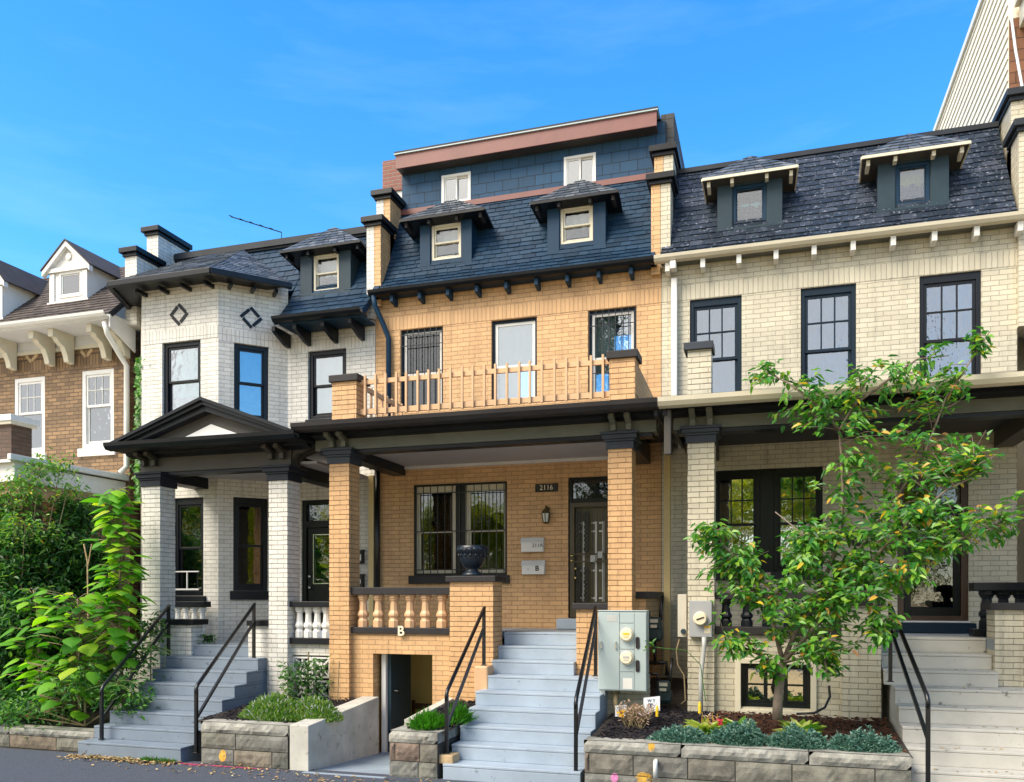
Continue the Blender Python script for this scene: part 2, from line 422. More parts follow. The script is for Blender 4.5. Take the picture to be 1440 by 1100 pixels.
def window(par, x0, x1, z0, z1, y, T=None, fm='black_paint', fw=.055, wt=None, sm=None, sw=.04, mid=.5, mun=None, gm='glass_sky', rec=.05,
           bl=None, grille=None, sill=None, flat=False, slider=False, storm=None):
    sm = sm or fm
    mb = MB(T); frame_boxes(mb, x0, x1, z0, z1, y + rec, y + rec + .09, fw, wt=wt)
    w = mb.build('window_frame' if flat else 'window', fm, par, bevel=.004)
    p = par if flat else w
    a, b, c, d = x0 + fw, x1 - fw, z0 + fw, z1 - (wt or fw)
    ya, yb = y + rec + .022, y + rec + .055
    s = MB(T); g = MB(T)
    if slider:
        m = (a + b) / 2
        frame_boxes(s, a, m + sw * .6, c, d, ya, ya + .03, sw); frame_boxes(s, m - sw * .6, b, c, d, yb, yb + .03, sw)
        g.box(a + sw, m - sw * .4, ya + .012, ya + .018, c + sw, d - sw); g.box(m + sw * .4, b - sw, yb + .012, yb + .018, c + sw, d - sw)
    else:
        zm = c + (d - c) * mid
        if mid <= 0:
            frame_boxes(s, a, b, c, d, ya, ya + .03, sw); g.box(a + sw, b - sw, ya + .012, ya + .018, c + sw, d - sw); zm = c
        else:
            frame_boxes(s, a, b, zm - sw * .5, d, ya, ya + .03, sw); frame_boxes(s, a, b, c, zm + sw * .5, yb, yb + .03, sw, wb=sw * 1.4)
            g.box(a + sw, b - sw, ya + .012, ya + .018, zm + sw * .5, d - sw); g.box(a + sw, b - sw, yb + .012, yb + .018, c + sw * 1.4, zm - sw * .5)
        if mun:
            nc, nr, mw = mun
            for i in range(1, nc):
                x = a + sw + (b - a - 2 * sw) * i / nc; s.box(x - mw / 2, x + mw / 2, ya - .003, ya + .022, zm + sw * .5, d - sw)
            for j in range(1, nr):
                z = zm + (d - zm) * j / nr; s.box(a + sw, b - sw, ya - .006, ya + .025, z - mw / 2, z + mw / 2)
    s.build('sash', sm, p, bevel=.003); g.build('pane', gm, p)
    if bl:
        for q in bl:                                   # (material, x from, x to, z from, z to in fractions of the opening)
            mat, fa, fb, fc, fd = q
            curtain(a + (b - a) * fa, a + (b - a) * fb, c + (d - c) * fc, c + (d - c) * fd, y + rec + .19, T, p, mat, 'curtain')
    if grille:
        nb, hz = grille; r = MB(T)
        for i in range(nb):
            x = x0 + .02 + (x1 - x0 - .04) * i / (nb - 1); r.box(x - .006, x + .006, y + .006, y + .018, z0 + .01, z1 - .01)
        for h in hz:
            z = z0 + (z1 - z0) * h; r.box(x0, x1, y - .002, y + .006, z - .007, z + .007)
        r.build('grille', 'iron_black', p)
    if sill:
        sm_, ex, hh = sill
        MB(T).box(x0 - ex, x1 + ex, y - .05, y + .12, z0 - hh, z0 - .002).build('sill', sm_, p, bevel=.005)
    return w

def slates(mb, BL, BR, TL, TR, expo, wid, lift=.017, jit=.15):
    BL, BR, TL, TR = map(Vector, (BL, BR, TL, TR))
    H = ((TL + TR) / 2 - (BL + BR) / 2).length
    rows = max(1, round(H / expo))
    nrm = (BR - BL).cross((TL + TR) / 2 - BL).normalized()
    for r in range(rows):
        f0, f1 = r / rows, min(1, (r + 1.0) / rows + .02)
        l0, r0 = BL.lerp(TL, f0), BR.lerp(TR, f0); l1, r1 = BL.lerp(TL, f1), BR.lerp(TR, f1)
        W = (r0 - l0).length; n = max(1, round(W / wid))
        cuts = [0] + sorted(min(.999, max(.001, (i + (.5 if r % 2 else 0) + U(-jit, jit)) / n)) for i in range(0 if r % 2 else 1, n)) + [1]
        for i in range(len(cuts) - 1):
            a, b = cuts[i], cuts[i + 1]
            if b - a < .004: continue
            e = .006 / max(W, .01)
            up = nrm * (lift + U(-.003, .004)); dn = (l0 - l1).normalized() * U(-.006, .008)
            p0, p1 = l0.lerp(r0, a + e) + dn, l0.lerp(r0, b - e) + dn
            q0, q1 = l1.lerp(r1, a + e) + nrm * .003, l1.lerp(r1, b - e) + nrm * .003
            mb.add([p0 - nrm * .004, p1 - nrm * .004, p0 + up, p1 + up, q1, q0], [(0, 1, 3, 2), (2, 3, 4, 5)])
def roof_from_profile(par, prof, x0, x1, mat, under, expo=.135, wid=.24, name='roof', thick=.08, x0b=None, x1b=None):
    u = MB()
    pr = prof + [(y + thick, z - thick * .6) for y, z in reversed(prof)]
    u.prism_x(pr, x0, x1)
    o = u.build(name, under, par)
    m = MB()
    for (ya, za), (yb, zb) in zip(prof[:-1], prof[1:]):
        slates(m, (x0, ya, za), (x1, ya, za), (x0, yb, zb), (x1, yb, zb), expo, wid)
    m.build('slates', mat, o, fix=False)
    return o
def prof_z(prof, Y):
    for (ya, za), (yb, zb) in zip(prof[:-1], prof[1:]):
        if ya <= Y <= yb: return za + (zb - za) * (Y - ya) / (yb - ya)
    return prof[0][1] if Y < prof[0][0] else prof[-1][1]
def prof_y(prof, Z):
    for (ya, za), (yb, zb) in zip(prof[:-1], prof[1:]):
        if za <= Z <= zb: return ya + (yb - ya) * (Z - za) / (zb - za)
    return prof[0][0] if Z < prof[0][1] else prof[-1][0]
def ray_roof(px, py, prof):
    Y = prof[0][0]
    while Y < prof[-1][0] + .05:
        if PZ(px, py, Y) <= prof_z(prof, Y): return Y
        Y += .004
    return Y

def hip_dormer(par, prof, body, bot, eave, peak, win, mats, wkw, tails=2):
    """body: px left/right; bot: (px,py) bottom middle of the face; eave: ((px,py),(px,py)) ends of the front eave; peak: (px,py); win: px l, r, py top, bottom"""
    face, roofm, under, soff, tailm = mats
    yf = ray_roof(bot[0], bot[1], prof)
    zb = prof_z(prof, yf); ye = yf - .21
    xa, xb = PX(body[0], yf), PX(body[1], yf)
    ex0, ex1 = PX(eave[0][0], ye), PX(eave[1][0], ye)
    ze = (PZ(eave[0][0], eave[0][1], ye) + PZ(eave[1][0], eave[1][1], ye)) / 2
    mid_ = (xa + xb) / 2; hw = (ex1 - ex0) / 2; ex0, ex1 = mid_ - hw, mid_ + hw
    yp = yf + .32; zp = PZ(peak[0], peak[1], yp); xp = mid_
    zl = ze - .10; yb = prof_y(prof, zl) + .05
    wx0, wx1 = PX(win[0], yf), PX(win[1], yf)
    wc = mid_; ww = (wx1 - wx0) / 2; wx0, wx1 = wc - ww, wc + ww
    wz1, wz0 = PZ((win[0] + win[1]) / 2, win[2], yf), PZ((win[0] + win[1]) / 2, win[3], yf)
    m = MB(); wall(m, xa, xb, zb - .12, ze - .02, yf, [(wx0, wx1, wz0, wz1)], dep=.12)
    m.quad((xa, yf + 1.1, zb - .12), (xa, yf, zb - .12), (xa, yf, ze - .02), (xa, yf + 1.1, ze - .02))
    m.quad((xb, yf, zb - .12), (xb, yf + 1.1, zb - .12), (xb, yf + 1.1, ze - .02), (xb, yf, ze - .02))
    d = m.build('dormer', face, par)
    b = MB()                                            # face boards
    b.box(xa - .012, wx0 - .012, yf - .022, yf - .002, zb - .03, ze - .03); b.box(wx1 + .012, xb + .012, yf - .022, yf - .002, zb - .03, ze - .03)
    b.box(wx0 - .012, wx1 + .012, yf - .018, yf - .002, wz1 + .01, ze - .03); b.box(xa - .03, xb + .03, yf - .05, yf - .002, zb - .07, zb - .032)
    b.build('face_board', face, d, bevel=.004)
    FL, FR, BL, BR, PK, RE = (ex0, ye, ze), (ex1, ye, ze), (ex0 + .03, yb, zl), (ex1 - .03, yb, zl), (xp, yp, zp), (xp, prof[-1][0] - .06, zp)
    u = MB()
    lo = lambda p, k=.03: (p[0], p[1], p[2] - k)
    u.add([FL, FR, BR, BL, PK, lo(FL), lo(FR), lo(BR), lo(BL), RE], [(0, 1, 4), (1, 2, 9, 4), (3, 0, 4, 9), (2, 3, 9), (5, 6, 1, 0), (6, 7, 2, 1), (7, 8, 3, 2), (8, 5, 0, 3), (8, 7, 6, 5)])
    u.build('dormer_soffit', soff, d)
    s = MB(); k = .15
    slates(s, FL, FR, PK, PK, .115, k); slates(s, FR, BR, PK, RE, .115, k); slates(s, BL, FL, RE, PK, .115, k)
    s.build('dormer_roof', roofm, d, fix=False)
    f = MB(); f.box(ex0 - .01, ex1 + .01, ye - .022, ye - .002, ze - .042, ze - .0)
    f.bar((ex0 - .012, ye, ze - .022), (BL[0] - .012, yb, zl - .022), .02, .042); f.bar((ex1 + .012, ye, ze - .022), (BR[0] + .012, yb, zl - .022), .02, .042)
    f.build('dormer_fascia', tailm[1], d)
    for i in range(tails):
        t = MB(); x = xa + (xb - xa) * (i + .5) / tails + (-.02 if i == 0 else .02)
        t.prism([(x - .025, ye + .04, ze - .11), (x - .025, ye + .04, ze - .032), (x - .025, yf - .05, ze - .032), (x - .025, yf - .05, ze - .115)], (.05, 0, 0)); t.build('rafter_tail', tailm[0], d, bevel=.004)
    for sx in (ex0 + .06, ex1 - .11):
        t = MB(); t.prism([(sx, ye + .05, ze - .12), (sx, ye + .05, ze - .035), (sx, yf + .06, ze - .045), (sx, yf + .06, ze - .14)], (.05, 0, 0))
        t.build('rafter_tail', tailm[0], d, bevel=.004)
    window(d, wx0, wx1, wz0, wz1, yf, flat=True, rec=.02, **wkw)
    return d

def text(body, x, y, z, size, mat, par, name='lettering', ext=.004, bold=False, rot=None, font_scale=(1, 1)):
    """a flat raised inscription facing the street, as a real mesh"""
    cu = D.curves.new(name, 'FONT'); cu.body = body; cu.size = size; cu.extrude = ext; cu.align_x = 'CENTER'; cu.align_y = 'CENTER'
    cu.offset = .02 * size if bold else 0
    o = D.objects.new(name, cu); COL.objects.link(o)
    o.rotation_euler = rot or (math.pi / 2, 0, 0); o.location = (x, y, z); o.scale = (font_scale[0], font_scale[1], 1)
    bpy.context.view_layer.update()
    me = D.meshes.new_from_object(o.evaluated_get(bpy.context.evaluated_depsgraph_get()))
    mw = o.matrix_world.copy(); D.objects.remove(o); me.transform(mw)
    me.materials.clear(); me.materials.append(M[mat]); me.name = name
    k = D.objects.new(name, me); COL.objects.link(k)
    if par is not None:
        k.parent = par
        if par.type == 'EMPTY': k.matrix_parent_inverse = Matrix.Translation(-Vector(par.location))
    return k
# ================================================================ ORANGE HOUSE (middle)
Y0 = 13.2
YC = 11.1
PROF = [(12.95, 7.48), (13.07, 7.56), (13.25, 7.79), (13.50, 8.25), (14.0, 9.28)]
def roof_cheeks(mb, prof, x0, x1, ye=22, inset=.03):
    zt = prof[-1][1] - .03
    for x in (x0 + inset, x1 - inset):
        p = [(x, Y0 + .02, 7.0)] + [(x, y + .06, z - .05) for y, z in prof if y > Y0 - .1] + [(x, ye, zt), (x, ye, 7.0)]
        mb.add(p, [tuple(range(len(p)))])
hC = thing('row_house', 'tan orange painted brick row house with dark blue slate mansard, numbered 2116', 'house', (-4.1, Y0, 0))
cx0, cx1 = -6.585, -1.612
def op(a, b, t, bt, Y=Y0):
    m = (a + b) / 2
    return (PX(a, Y), PX(b, Y), PZ(m, bt, Y), PZ(m, t, Y))
W1 = (PX(563, Y0), PX(623, Y0), 5.44, 6.865); W2 = (PX(691, Y0), PX(755, Y0), 5.44, 6.865); W3 = (PX(827, Y0), PX(895, Y0), 5.44, 6.865)
GW = (PX(582, Y0), PX(713, Y0), PZ(648, 809, Y0), PZ(648, 679.5, Y0))
DR = (PX(799, Y0), PX(799, Y0) + .98, 1.88, PZ(799, 672, Y0))
mb = MB(); wall(mb, cx0, cx1, -.2, 7.45, Y0, [W1, W2, W3, GW, DR]); mb.quad((cx0, Y0, 7.45), (cx1, Y0, 7.45), (cx1, Y0, 7.62), (cx0, Y0, 7.62)); shell(mb, cx0, cx1, Y0, 22, -.2, 7.45, top=False); roof_cheeks(mb, PROF, cx0, cx1)
mb.build('wall', 'orange_brick', hC, fix=False)
MB().box(cx0, cx1, Y0 - .005, Y0 - .001, 6.872, 7.11).build('soldier_course', 'orange_soldier', hC)
BK = dict(fm='black_paint', fw=.06)
w = window(hC, *W1, Y0, fm='frame_navy', sm='white_paint', fw=.045, sw=.045, mid=.45, gm='glass_dark', bl=[('curtain_slate', 0, 1, .45, 1), ('curtain_white', 0, 1, 0, .02)], grille=(8, (.03, .47, .80, .93)))
window(hC, *W2, Y0, fm='frame_navy', sm='white_paint', fw=.045, sw=.05, mid=.45, gm='glass_sky', bl=[('curtain_blue', 0, 1, .45, 1)])
window(hC, *W3, Y0, fm='frame_navy', sm='white_paint', fw=.05, sw=.045, mid=.45, gm='glass_sky', bl=[('curtain_white', 0, .5, .3, 1)], grille=(8, (.03, .28, .82, .95)))
# ground floor double window with one grille
gm_ = (GW[0] + GW[1]) / 2
MB().box(gm_ - .085, gm_ + .085, Y0 + .03, Y0 + .16, GW[2], GW[3]).build('mullion', 'door_black', hC, bevel=.005)
for a, b in ((GW[0], gm_ - .086), (gm_ + .086, GW[1])):
    window(hC, a, b, GW[2], GW[3], Y0, fm='cream_paint', sm='cream_paint', fw=.05, wt=.11, sw=.032, mid=.5, gm='glass_dark', rec=.06,
           bl=[('curtain_olive', 0, .42, 0, 1)] if a < gm_ - 1 else [('curtain_olive', .4, 1, 0, .9)], sill=('charcoal_trim', .0, .13))
mb = MB(); frame_boxes(mb, GW[0] + .001, GW[1] - .001, GW[2] + .002, GW[3] - .001, Y0 + .001, Y0 + .05, .032); mb.build('window_trim', 'door_black', hC)
r = MB()
for i in range(13):
    x = GW[0] + .05 + (GW[1] - GW[0] - .1) * i / 12; r.box(x - .006, x + .006, Y0 - .012, Y0, GW[2], GW[3] - .02)
for h in (.06, .48, .90): r.box(GW[0], GW[1], Y0 - .022, Y0 - .012, GW[2] + (GW[3] - GW[2]) * h - .008, GW[2] + (GW[3] - GW[2]) * h + .008)
for cx in (GW[0] + .36, GW[1] - .42):
    cz = GW[2] + (GW[3] - GW[2]) * .55
    for k in range(5):
        t = k * math.pi / 4; ox, oz = .10 * math.cos(t), .12 * math.sin(t)
        r.tube([(cx + ox + .035 * math.cos(a * .7), Y0 - .02, cz + oz + .04 * math.sin(a * .7)) for a in range(9)], .006, 5)
r.build('grille', 'iron_black', hC)
MB().box(GW[0] - .08, GW[1] + .05, Y0 - .06, Y0 - .001, GW[2] - .14, GW[2] - .005).build('sill', 'charcoal_trim', hC, bevel=.006)

# front door with security gate
mb = MB(); frame_boxes(mb, DR[0], DR[1], DR[2], DR[3], Y0 + .03, Y0 + .13, .055)
zt = DR[3] - .36
mb.box(DR[0] + .055, DR[1] - .055, Y0 + .03, Y0 + .13, zt - .05, zt + .02)
dC = mb.build('door', 'door_black', hC, bevel=.004, label='black door behind an ornate bronze security gate')
MB().box(DR[0] + .06, DR[1] - .06, Y0 + .09, Y0 + .10, zt + .025, DR[3] - .06).build('transom_pane', 'glass_dark', dC)
MB().box(DR[0] + .06, DR[1] - .06, Y0 + .115, Y0 + .15, DR[2] + .06, zt - .055).build('door_leaf', 'olive_door', dC)
g = MB(); gx0, gx1, gz0, gz1 = DR[0] + .03, DR[1] - .03, DR[2] + .01, zt - .055
frame_boxes(g, gx0, gx1, gz0, gz1, Y0 + .005, Y0 + .028, .07, wb=.22)
zm = gz0 + (gz1 - gz0) * .52
for z in (zm - .06, zm + .06): g.box(gx0 + .07, gx1 - .07, Y0 + .008, Y0 + .025, z - .012, z + .012)
g.build('security_gate', 'door_bronze', dC)
e = MB(); ia, ib = gx0 + .07, gx1 - .07
for i in range(9):
    x = ia + (ib - ia) * (i + .5) / 9; e.box(x - .005, x + .005, Y0 + .010, Y0 + .020, gz0 + .22, gz1 - .07)
for zz0, zz1 in ((gz0 + .24, zm - .09), (zm + .09, gz1 - .1)):
    for cx in (ia + .07, ib - .07, ia + .20, ib - .20):
        z = zz0 + .05
        while z < zz1 - .03:
            s_ = U(.028, .04)
            e.tube([(cx + s_ * math.cos(a * .9), Y0 + .012, z + s_ * math.sin(a * .9)) for a in range(8)], .013, 5)
            z += .072
e.build('scrollwork', 'iron_black', dC)
for cx in (ia + .135, (ia + ib) / 2 - .05, (ia + ib) / 2 + .07, ib - .12): 
    p = MB()
    p.box(cx - .017, cx + .017, Y0 + .10, Y0 + .108, gz0 + .26, gz1 - .3)
    for z in (gz0 + .30, zm - .22, zm + .42, gz1 - .34): p.box(cx - .07, cx + .013, Y0 + .0985, Y0 + .0995, z, z + .03)
    p.build('door_trim', 'white_paint', dC)
h = MB()
for z in (zm - .04, zm + .04): h.lathe(gx0 + .03, z, [(.0, Y0 - .03), (.022, Y0 - .025), (.026, Y0 - .012), (.012, Y0 + .004)], 10, axis='y')
for z in (zm - .17, zm - .32): h.lathe(gx0 + .09, z, [(.0, Y0 - .02), (.02, Y0 - .018), (.024, Y0 - .005), (.012, Y0 + .03)], 10, axis='y')
h.build('door_knob', 'brass', dC, smooth=True)
MB().box((gx0 + gx1) / 2 - .12, (gx0 + gx1) / 2 - .04, Y0 - .015, Y0 + .004, zm - .07, zm + .04).box((gx0 + gx1) / 2, (gx0 + gx1) / 2 + .08, Y0 - .015, Y0 + .004, zm - .01, zm + .10).build('lock_box', 'grey_pipe', dC, bevel=.006)
MB().box(DR[0] - .12, DR[1] + .05, Y0 - .32, Y0 - .002, 1.712, DR[2] - .004).build('threshold', 'step_blue', hC, bevel=.008)

# mansard, third storey
roof_from_profile(hC, PROF, -6.46, -1.76, 'slate_blue', 'navy_paint', expo=.105, wid=.20)
for a, b in ((-6.57, -6.46), (-1.76, -1.70)): MB().prism_x([(12.95, 7.42), (12.95, 7.48), (13.2, 7.74), (13.2, 7.42)], a, b).build('roof_end', 'navy_paint', hC)
MB().box(cx0 + .02, cx1 - .06, 13.02, 13.197, 7.42, 7.44).build('soffit', 'navy_paint', hC)
gp = [(12.86, 7.50), (12.872, 7.455), (12.91, 7.415), (13.01, 7.41), (13.01, 7.50), (12.995, 7.50), (12.995, 7.43), (12.92, 7.43), (12.885, 7.465), (12.875, 7.50)]
MB().prism_x(gp, -6.58, -1.69).build('gutter', 'black_paint', hC)
for i in range(10):
    x = -6.18 + i * .515
    if x < -1.75: MB().prism([(x - .03, 12.98, 7.30), (x - .03, 12.98, 7.408), (x - .03, 13.19, 7.408), (x - .03, 13.19, 7.27)], (.06, 0, 0)).build('rafter_tail', 'navy_paint', hC, bevel=.004)
A3 = [(PX(621, 14), PX(662, 14), PZ(641, 286, 14), PZ(641, 244.5, 14)), (PX(793, 14), PX(838, 14), PZ(815, 265, 14), PZ(815, 218, 14))]
mb = MB(); wall(mb, -6.45, -1.64, 9.2, 10.2, 14.0, A3, dep=.12); shell(mb, -6.45, -1.64, 14.0, 22, 9.2, 10.2)
mb.build('attic_wall', 'blue_shingle', hC, fix=False)
for a in A3: window(hC, *a, 14.0, fm='white_paint', fw=.05, sw=.025, slider=True, gm='glass_dim', rec=-.01, bl=[('curtain_white', 0, 1, 0, 1)])
MB().box(-6.45, -1.70, 13.95, 13.998, 9.24, 9.335).build('trim_band', 'mauve_metal', hC)
MB().box(-6.45, -1.76, 13.76, 13.998, 10.0, 10.03).build('attic_soffit', 'frieze_brown', hC)  # dark brown put on the soffit to deepen the shadow band under the fascia
MB().box(-6.46, -1.75, 13.74, 13.76, 9.99, 10.235).build('fascia', 'mauve_metal', hC, bevel=.006)
MB().box(-6.48, -1.73, 13.71, 14.0, 10.237, 10.256).build('drip_edge', 'meter_grey', hC)
MB().box(-6.48, -1.73, 13.73, 22, 10.264, 10.30).build('flat_roof', 'flashing', hC)
MB().box(-1.72, -1.50, 14.05, 22, 9.0, 10.33).build('attic_side', 'dark_shingle', hC)
MB().box(PX(545, 14.7), PX(562, 14.7) + .25, 14.55, 15.1, 8.8, 10.02).build('chimney', 'grey_white', hC)
MB().box(PX(545, 14.7) - .02, PX(562, 14.7) + .25, 14.52, 15.12, 10.02, 10.62).build('chimney_top', 'red_brick', hC, label='bare red brick top of the chimney')
def parapet(par, x0, x1, bm, cm, b0=7.3, yo=0, caps=(8.70, 9.34), cx=None):
    c1, c2 = caps
    mb = MB(); mb.box(x0, x1, 13.12 + yo, 13.72, b0, c1); mb.box(x0, x1, 13.5, 14.35, b0 + 1, c2)
    o = mb.build('firewall', bm, par)
    if cx is False: return o
    if cx: x0, x1 = cx
    for (ya, yb, z) in ((13.12 + yo, 13.62, c1), (13.5, 14.4, c2)):
        MB().box(x0 - .03, x1 + .03, ya - .04, yb + .0, z, z + .06).box(x0 - .075, x1 + .075, ya - .09, yb + .03, z + .062, z + .16).build('firewall_cap', cm, o, bevel=.008)
    return o
parapet(hC, -6.575, -6.45, 'orange_brick', 'black_paint', cx=(-6.72, -6.45))
parapet(hC, -1.76, -1.617, 'orange_brick', 'black_paint', cx=(-1.76, -1.46))
DM = ('navy_paint', 'slate_silver', 'black_paint', 'black_paint', ('black_paint', 'black_paint'))
DM = ('navy_paint', 'slate_silver', 'black_paint', 'black_paint', ('charcoal_trim', 'black_paint'))
wk = dict(fm='cream_paint', sm='cream_paint', fw=.045, sw=.03, gm='glass_clear', bl=[('curtain_white', 0, 1, .5, 1), ('curtain_blue', 0, 1, 0, .5)])
hip_dormer(hC, PROF, (592, 663), (628, 371), ((570, 308), (688, 292)), (632, 281), (609, 651, 314, 364), DM, wk)
hip_dormer(hC, PROF, (771, 851), (811, 349), ((749, 286), (871, 266)), (820, 252), (789, 835, 289.5, 341), DM, wk)
# porch
zF = 1.71
colZ = 4.22
for x0, x1 in ((-6.309, -5.978), (-2.07, -1.745)):
    c = course_column(x0, x1, YC, YC + .34, .3, colZ).build('column', 'orange_brick', hC)
    stack(x0, x1, YC, YC + .34, [(colZ, colZ + .10, .025), (colZ + .101, colZ + .13, .045), (colZ + .131, colZ + .19, .07), (colZ + .191, colZ + .225, .095)]).build('capital', 'capital_grey', c, bevel=.005)
zb = 4.43
MB().box(-6.56, -1.42, YC + .02, YC + .30, zb, 4.658).build('frieze', 'frieze_grey', hC, bevel=.006)
MB().box(-6.50, -1.48, YC + .05, YC + .27, zb - .05, zb - .002).build('architrave', 'black_paint', hC)
for x0 in (-6.25, -2.02): MB().box(x0, x0 + .24, YC + .302, 13.19, zb - .10, zb + .19).build('porch_beam', 'black_paint', hC)
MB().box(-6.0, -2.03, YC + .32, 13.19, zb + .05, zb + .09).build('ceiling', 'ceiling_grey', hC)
MB().box(-6.0, -2.03, 13.12, 13.195, zb - .0, zb + .048).build('ceiling_moulding', 'grey_white', hC)
MB().box(-6.60, -1.36, 10.70, 13.19, 4.66, 4.728).build('porch_soffit', 'black_paint', hC)
MB().prism_x([(10.95, 4.63), (11.06, 4.60), (11.115, 4.59), (11.115, 4.658), (10.95, 4.658)], -6.58, -1.38).build('crown_moulding', 'black_paint', hC)
pg = [(10.52, 4.745), (10.53, 4.69), (10.57, 4.64), (10.69, 4.63), (10.69, 4.745), (10.675, 4.745), (10.675, 4.655), (10.58, 4.655), (10.545, 4.695), (10.535, 4.745)]
MB().prism_x(pg, -6.62, -1.34).build('porch_gutter', 'charcoal_trim', hC)
MB().box(-6.61, -1.35, 10.695, 13.19, 4.73, 4.775).build('porch_roof', 'flashing', hC)
for s in (-6.61, -1.40): MB().box(s, s + .05, 10.70, 13.19, 4.55, 4.658).build('side_cornice', 'black_paint', hC)
def bracket(par, x, mat, z=4.66, y=YC + .02, w=.075):
    MB().prism([(x, y - .25, z - .002), (x, y - .25, z - .06), (x, y - .16, z - .085), (x, y - .09, z - .12), (x, y - .085, z - .20), (x, y - .002, z - .20), (x, y - .002, z - .002)], (w, 0, 0)).build('bracket', mat, par, bevel=.004)
for x in (-6.28, -6.08, -2.03, -1.82): bracket(hC, x, 'frieze_grey')
for y in (YC + .06, YC + .26, 12.9):
    for sx, d in ((-1.42, 1), (-6.56, -1)):
        MB().prism([(sx, y, 4.656), (sx + d * .05, y, 4.656), (sx + d * .05, y, 4.57), (sx + d * .0, y, 4.42)], (0, .08, 0)).build('bracket', 'frieze_brown', hC)
# balcony above the porch
PL = (PX(467, 11.15), PX(501, 11.15)); PR_ = (PX(857, 11.15), PX(893, 11.15) + .0)
for i, (a, b) in enumerate((PL, PR_)):
    zt = PZ(484, 537, 11.15) if i == 0 else PZ(875, 504, 11.15)
    c = course_column(a, b, 11.15, 11.5, 4.776, zt).build('balcony_pier', 'orange_brick', hC)
    MB().box(a - .04, b + .04, 11.11, 11.54, zt, zt + .105).build('pier_cap', 'charcoal_trim', c, bevel=.008)
ra, rb = PL[1], PR_[0]
zr = PZ(600, 527, 11.25); zr0 = PZ(600, 574, 11.25)
rl = MB(); rl.box(ra, rb, 11.24, 11.28, zr - .07, zr + .0).box(ra, rb, 11.24, 11.28, zr0 - .03, zr0 + .05)
rl = rl.build('balcony_railing', 'peach_paint', hC, bevel=.004)
nb = 22
for i in range(nb):
    x = ra + .1 + (rb - ra - .2) * i / (nb - 1) + U(-.01, .01)
    MB().box(x - .016, x + .016, 11.205, 11.238, zr0 - .05, zr + .06).build('baluster', 'peach_paint', rl, bevel=.003)
for i in range(8):
    y = 11.6 + i * .19
    MB().box(PL[1] - .10, PL[1] - .07, y, y + .035, zr0 - .05, zr + .03).build('baluster', 'peach_paint', rl)
MB().box(PL[1] - .105, PL[1] - .065, 11.5, 13.1, zr - .07, zr).build('side_rail', 'peach_paint', rl)
MB().prism([(PR_[1] - .2, 11.5, 4.776), (PR_[1] - .2, 11.5, 5.42), (PR_[1] - .2, 13.19, 5.35), (PR_[1] - .2, 13.19, 4.776)], (.2, 0, 0)).build('balcony_side_wall', 'orange_brick', hC)
# porch floor, front wall, basement opening
bx0, bx1 = PX(524.5, 11.2), PX(608, 11.2)
bzt = PZ(566, 920, 11.2)
ux0, ux1 = -4.365, -3.71
mb = MB(); wall(mb, -5.985, ux0, -.25, PZ(560, 890, 11.2), 11.2, [(bx0, bx1, -.25, bzt)], dep=.22)
mb.build('porch_wall', 'orange_brick', hC, fix=False)
MB().box(-2.06, -1.77, 11.45, 13.19, 0, 1.59).build('porch_base', 'orange_brick', hC)
MB().box(-6.56, -3.80, 11.24, 13.19, 1.60, zF).box(-3.80, -2.53, 11.88, 13.19, 1.60, zF - .004).box(-2.53, -1.76, 11.24, 13.19, 1.60, zF).build('porch_floor', 'porch_floor', hC)
zr1 = PZ(560, 826, 11.18); zr2 = PZ(560, 836.5, 11.18); zr3 = PZ(560, 882.5, 11.18); zr4 = PZ(560, 891.5, 11.18)
bal = MB().box(-6.0, ux0 + .0, 11.15, 11.40, zr2, zr1).build('balustrade', 'charcoal_trim', hC, bevel=.008)
MB().box(-6.0, ux0 + .0, 11.16, 11.42, zr4, zr3).build('base_rail', 'charcoal_trim', bal, bevel=.008)
def baluster(par, x, y, z0, z1, mat, r=.085, name='baluster', n=8):
    H = z1 - z0; q = [(0, .95), (.20, .95), (.235, .8), (.28, .72), (.36, 1.0), (.42, .98), (.52, .70), (.80, .60), (.83, .80), (.86, .80), (.90, 1.0), (1, 1.0)]
    return MB().lathe(x, y, [(r * k, z0 + H * t) for t, k in q], n).build(name, mat, par)
for i in range(6):
    x = PX((549, 572, 594, 617, 639.5, 661)[i] - 46 + 46 * 0, 11.2)
for px in (509.5, 531, 553, 575.5, 597.5, 620.5):
    baluster(bal, PX(px, 11.24), 11.27, zr3, zr2, 'peach_paint')
c = course_column(ux0, ux1, YC, YC + .42, .3, PZ(666, 818.5, YC)).build('stair_pier', 'orange_brick', hC)
MB().box(ux0 - .05, ux1 + .05, YC - .05, YC + .47, PZ(666, 818.5, YC), PZ(666, 810, YC)).build('pier_cap', 'charcoal_trim', c, bevel=.008)
zs_ = PZ(836, 857, YC)
c = course_column(-2.52, -2.07, YC + .05, YC + .4, .8, zs_).build('stair_pier', 'orange_brick', hC)
MB().box(-2.57, -2.07, YC, YC + .45, zs_, zs_ + .085).build('pier_cap', 'charcoal_trim', c, bevel=.008)
MB().box(-1.76, -1.62, YC + .4, 13.1, 1.71, 2.2).build('side_wall', 'orange_brick', hC)
MB().box(-1.82, -1.56, YC + .36, 13.15, 2.2, 2.30).build('side_cap', 'charcoal_trim', hC, bevel=.006)
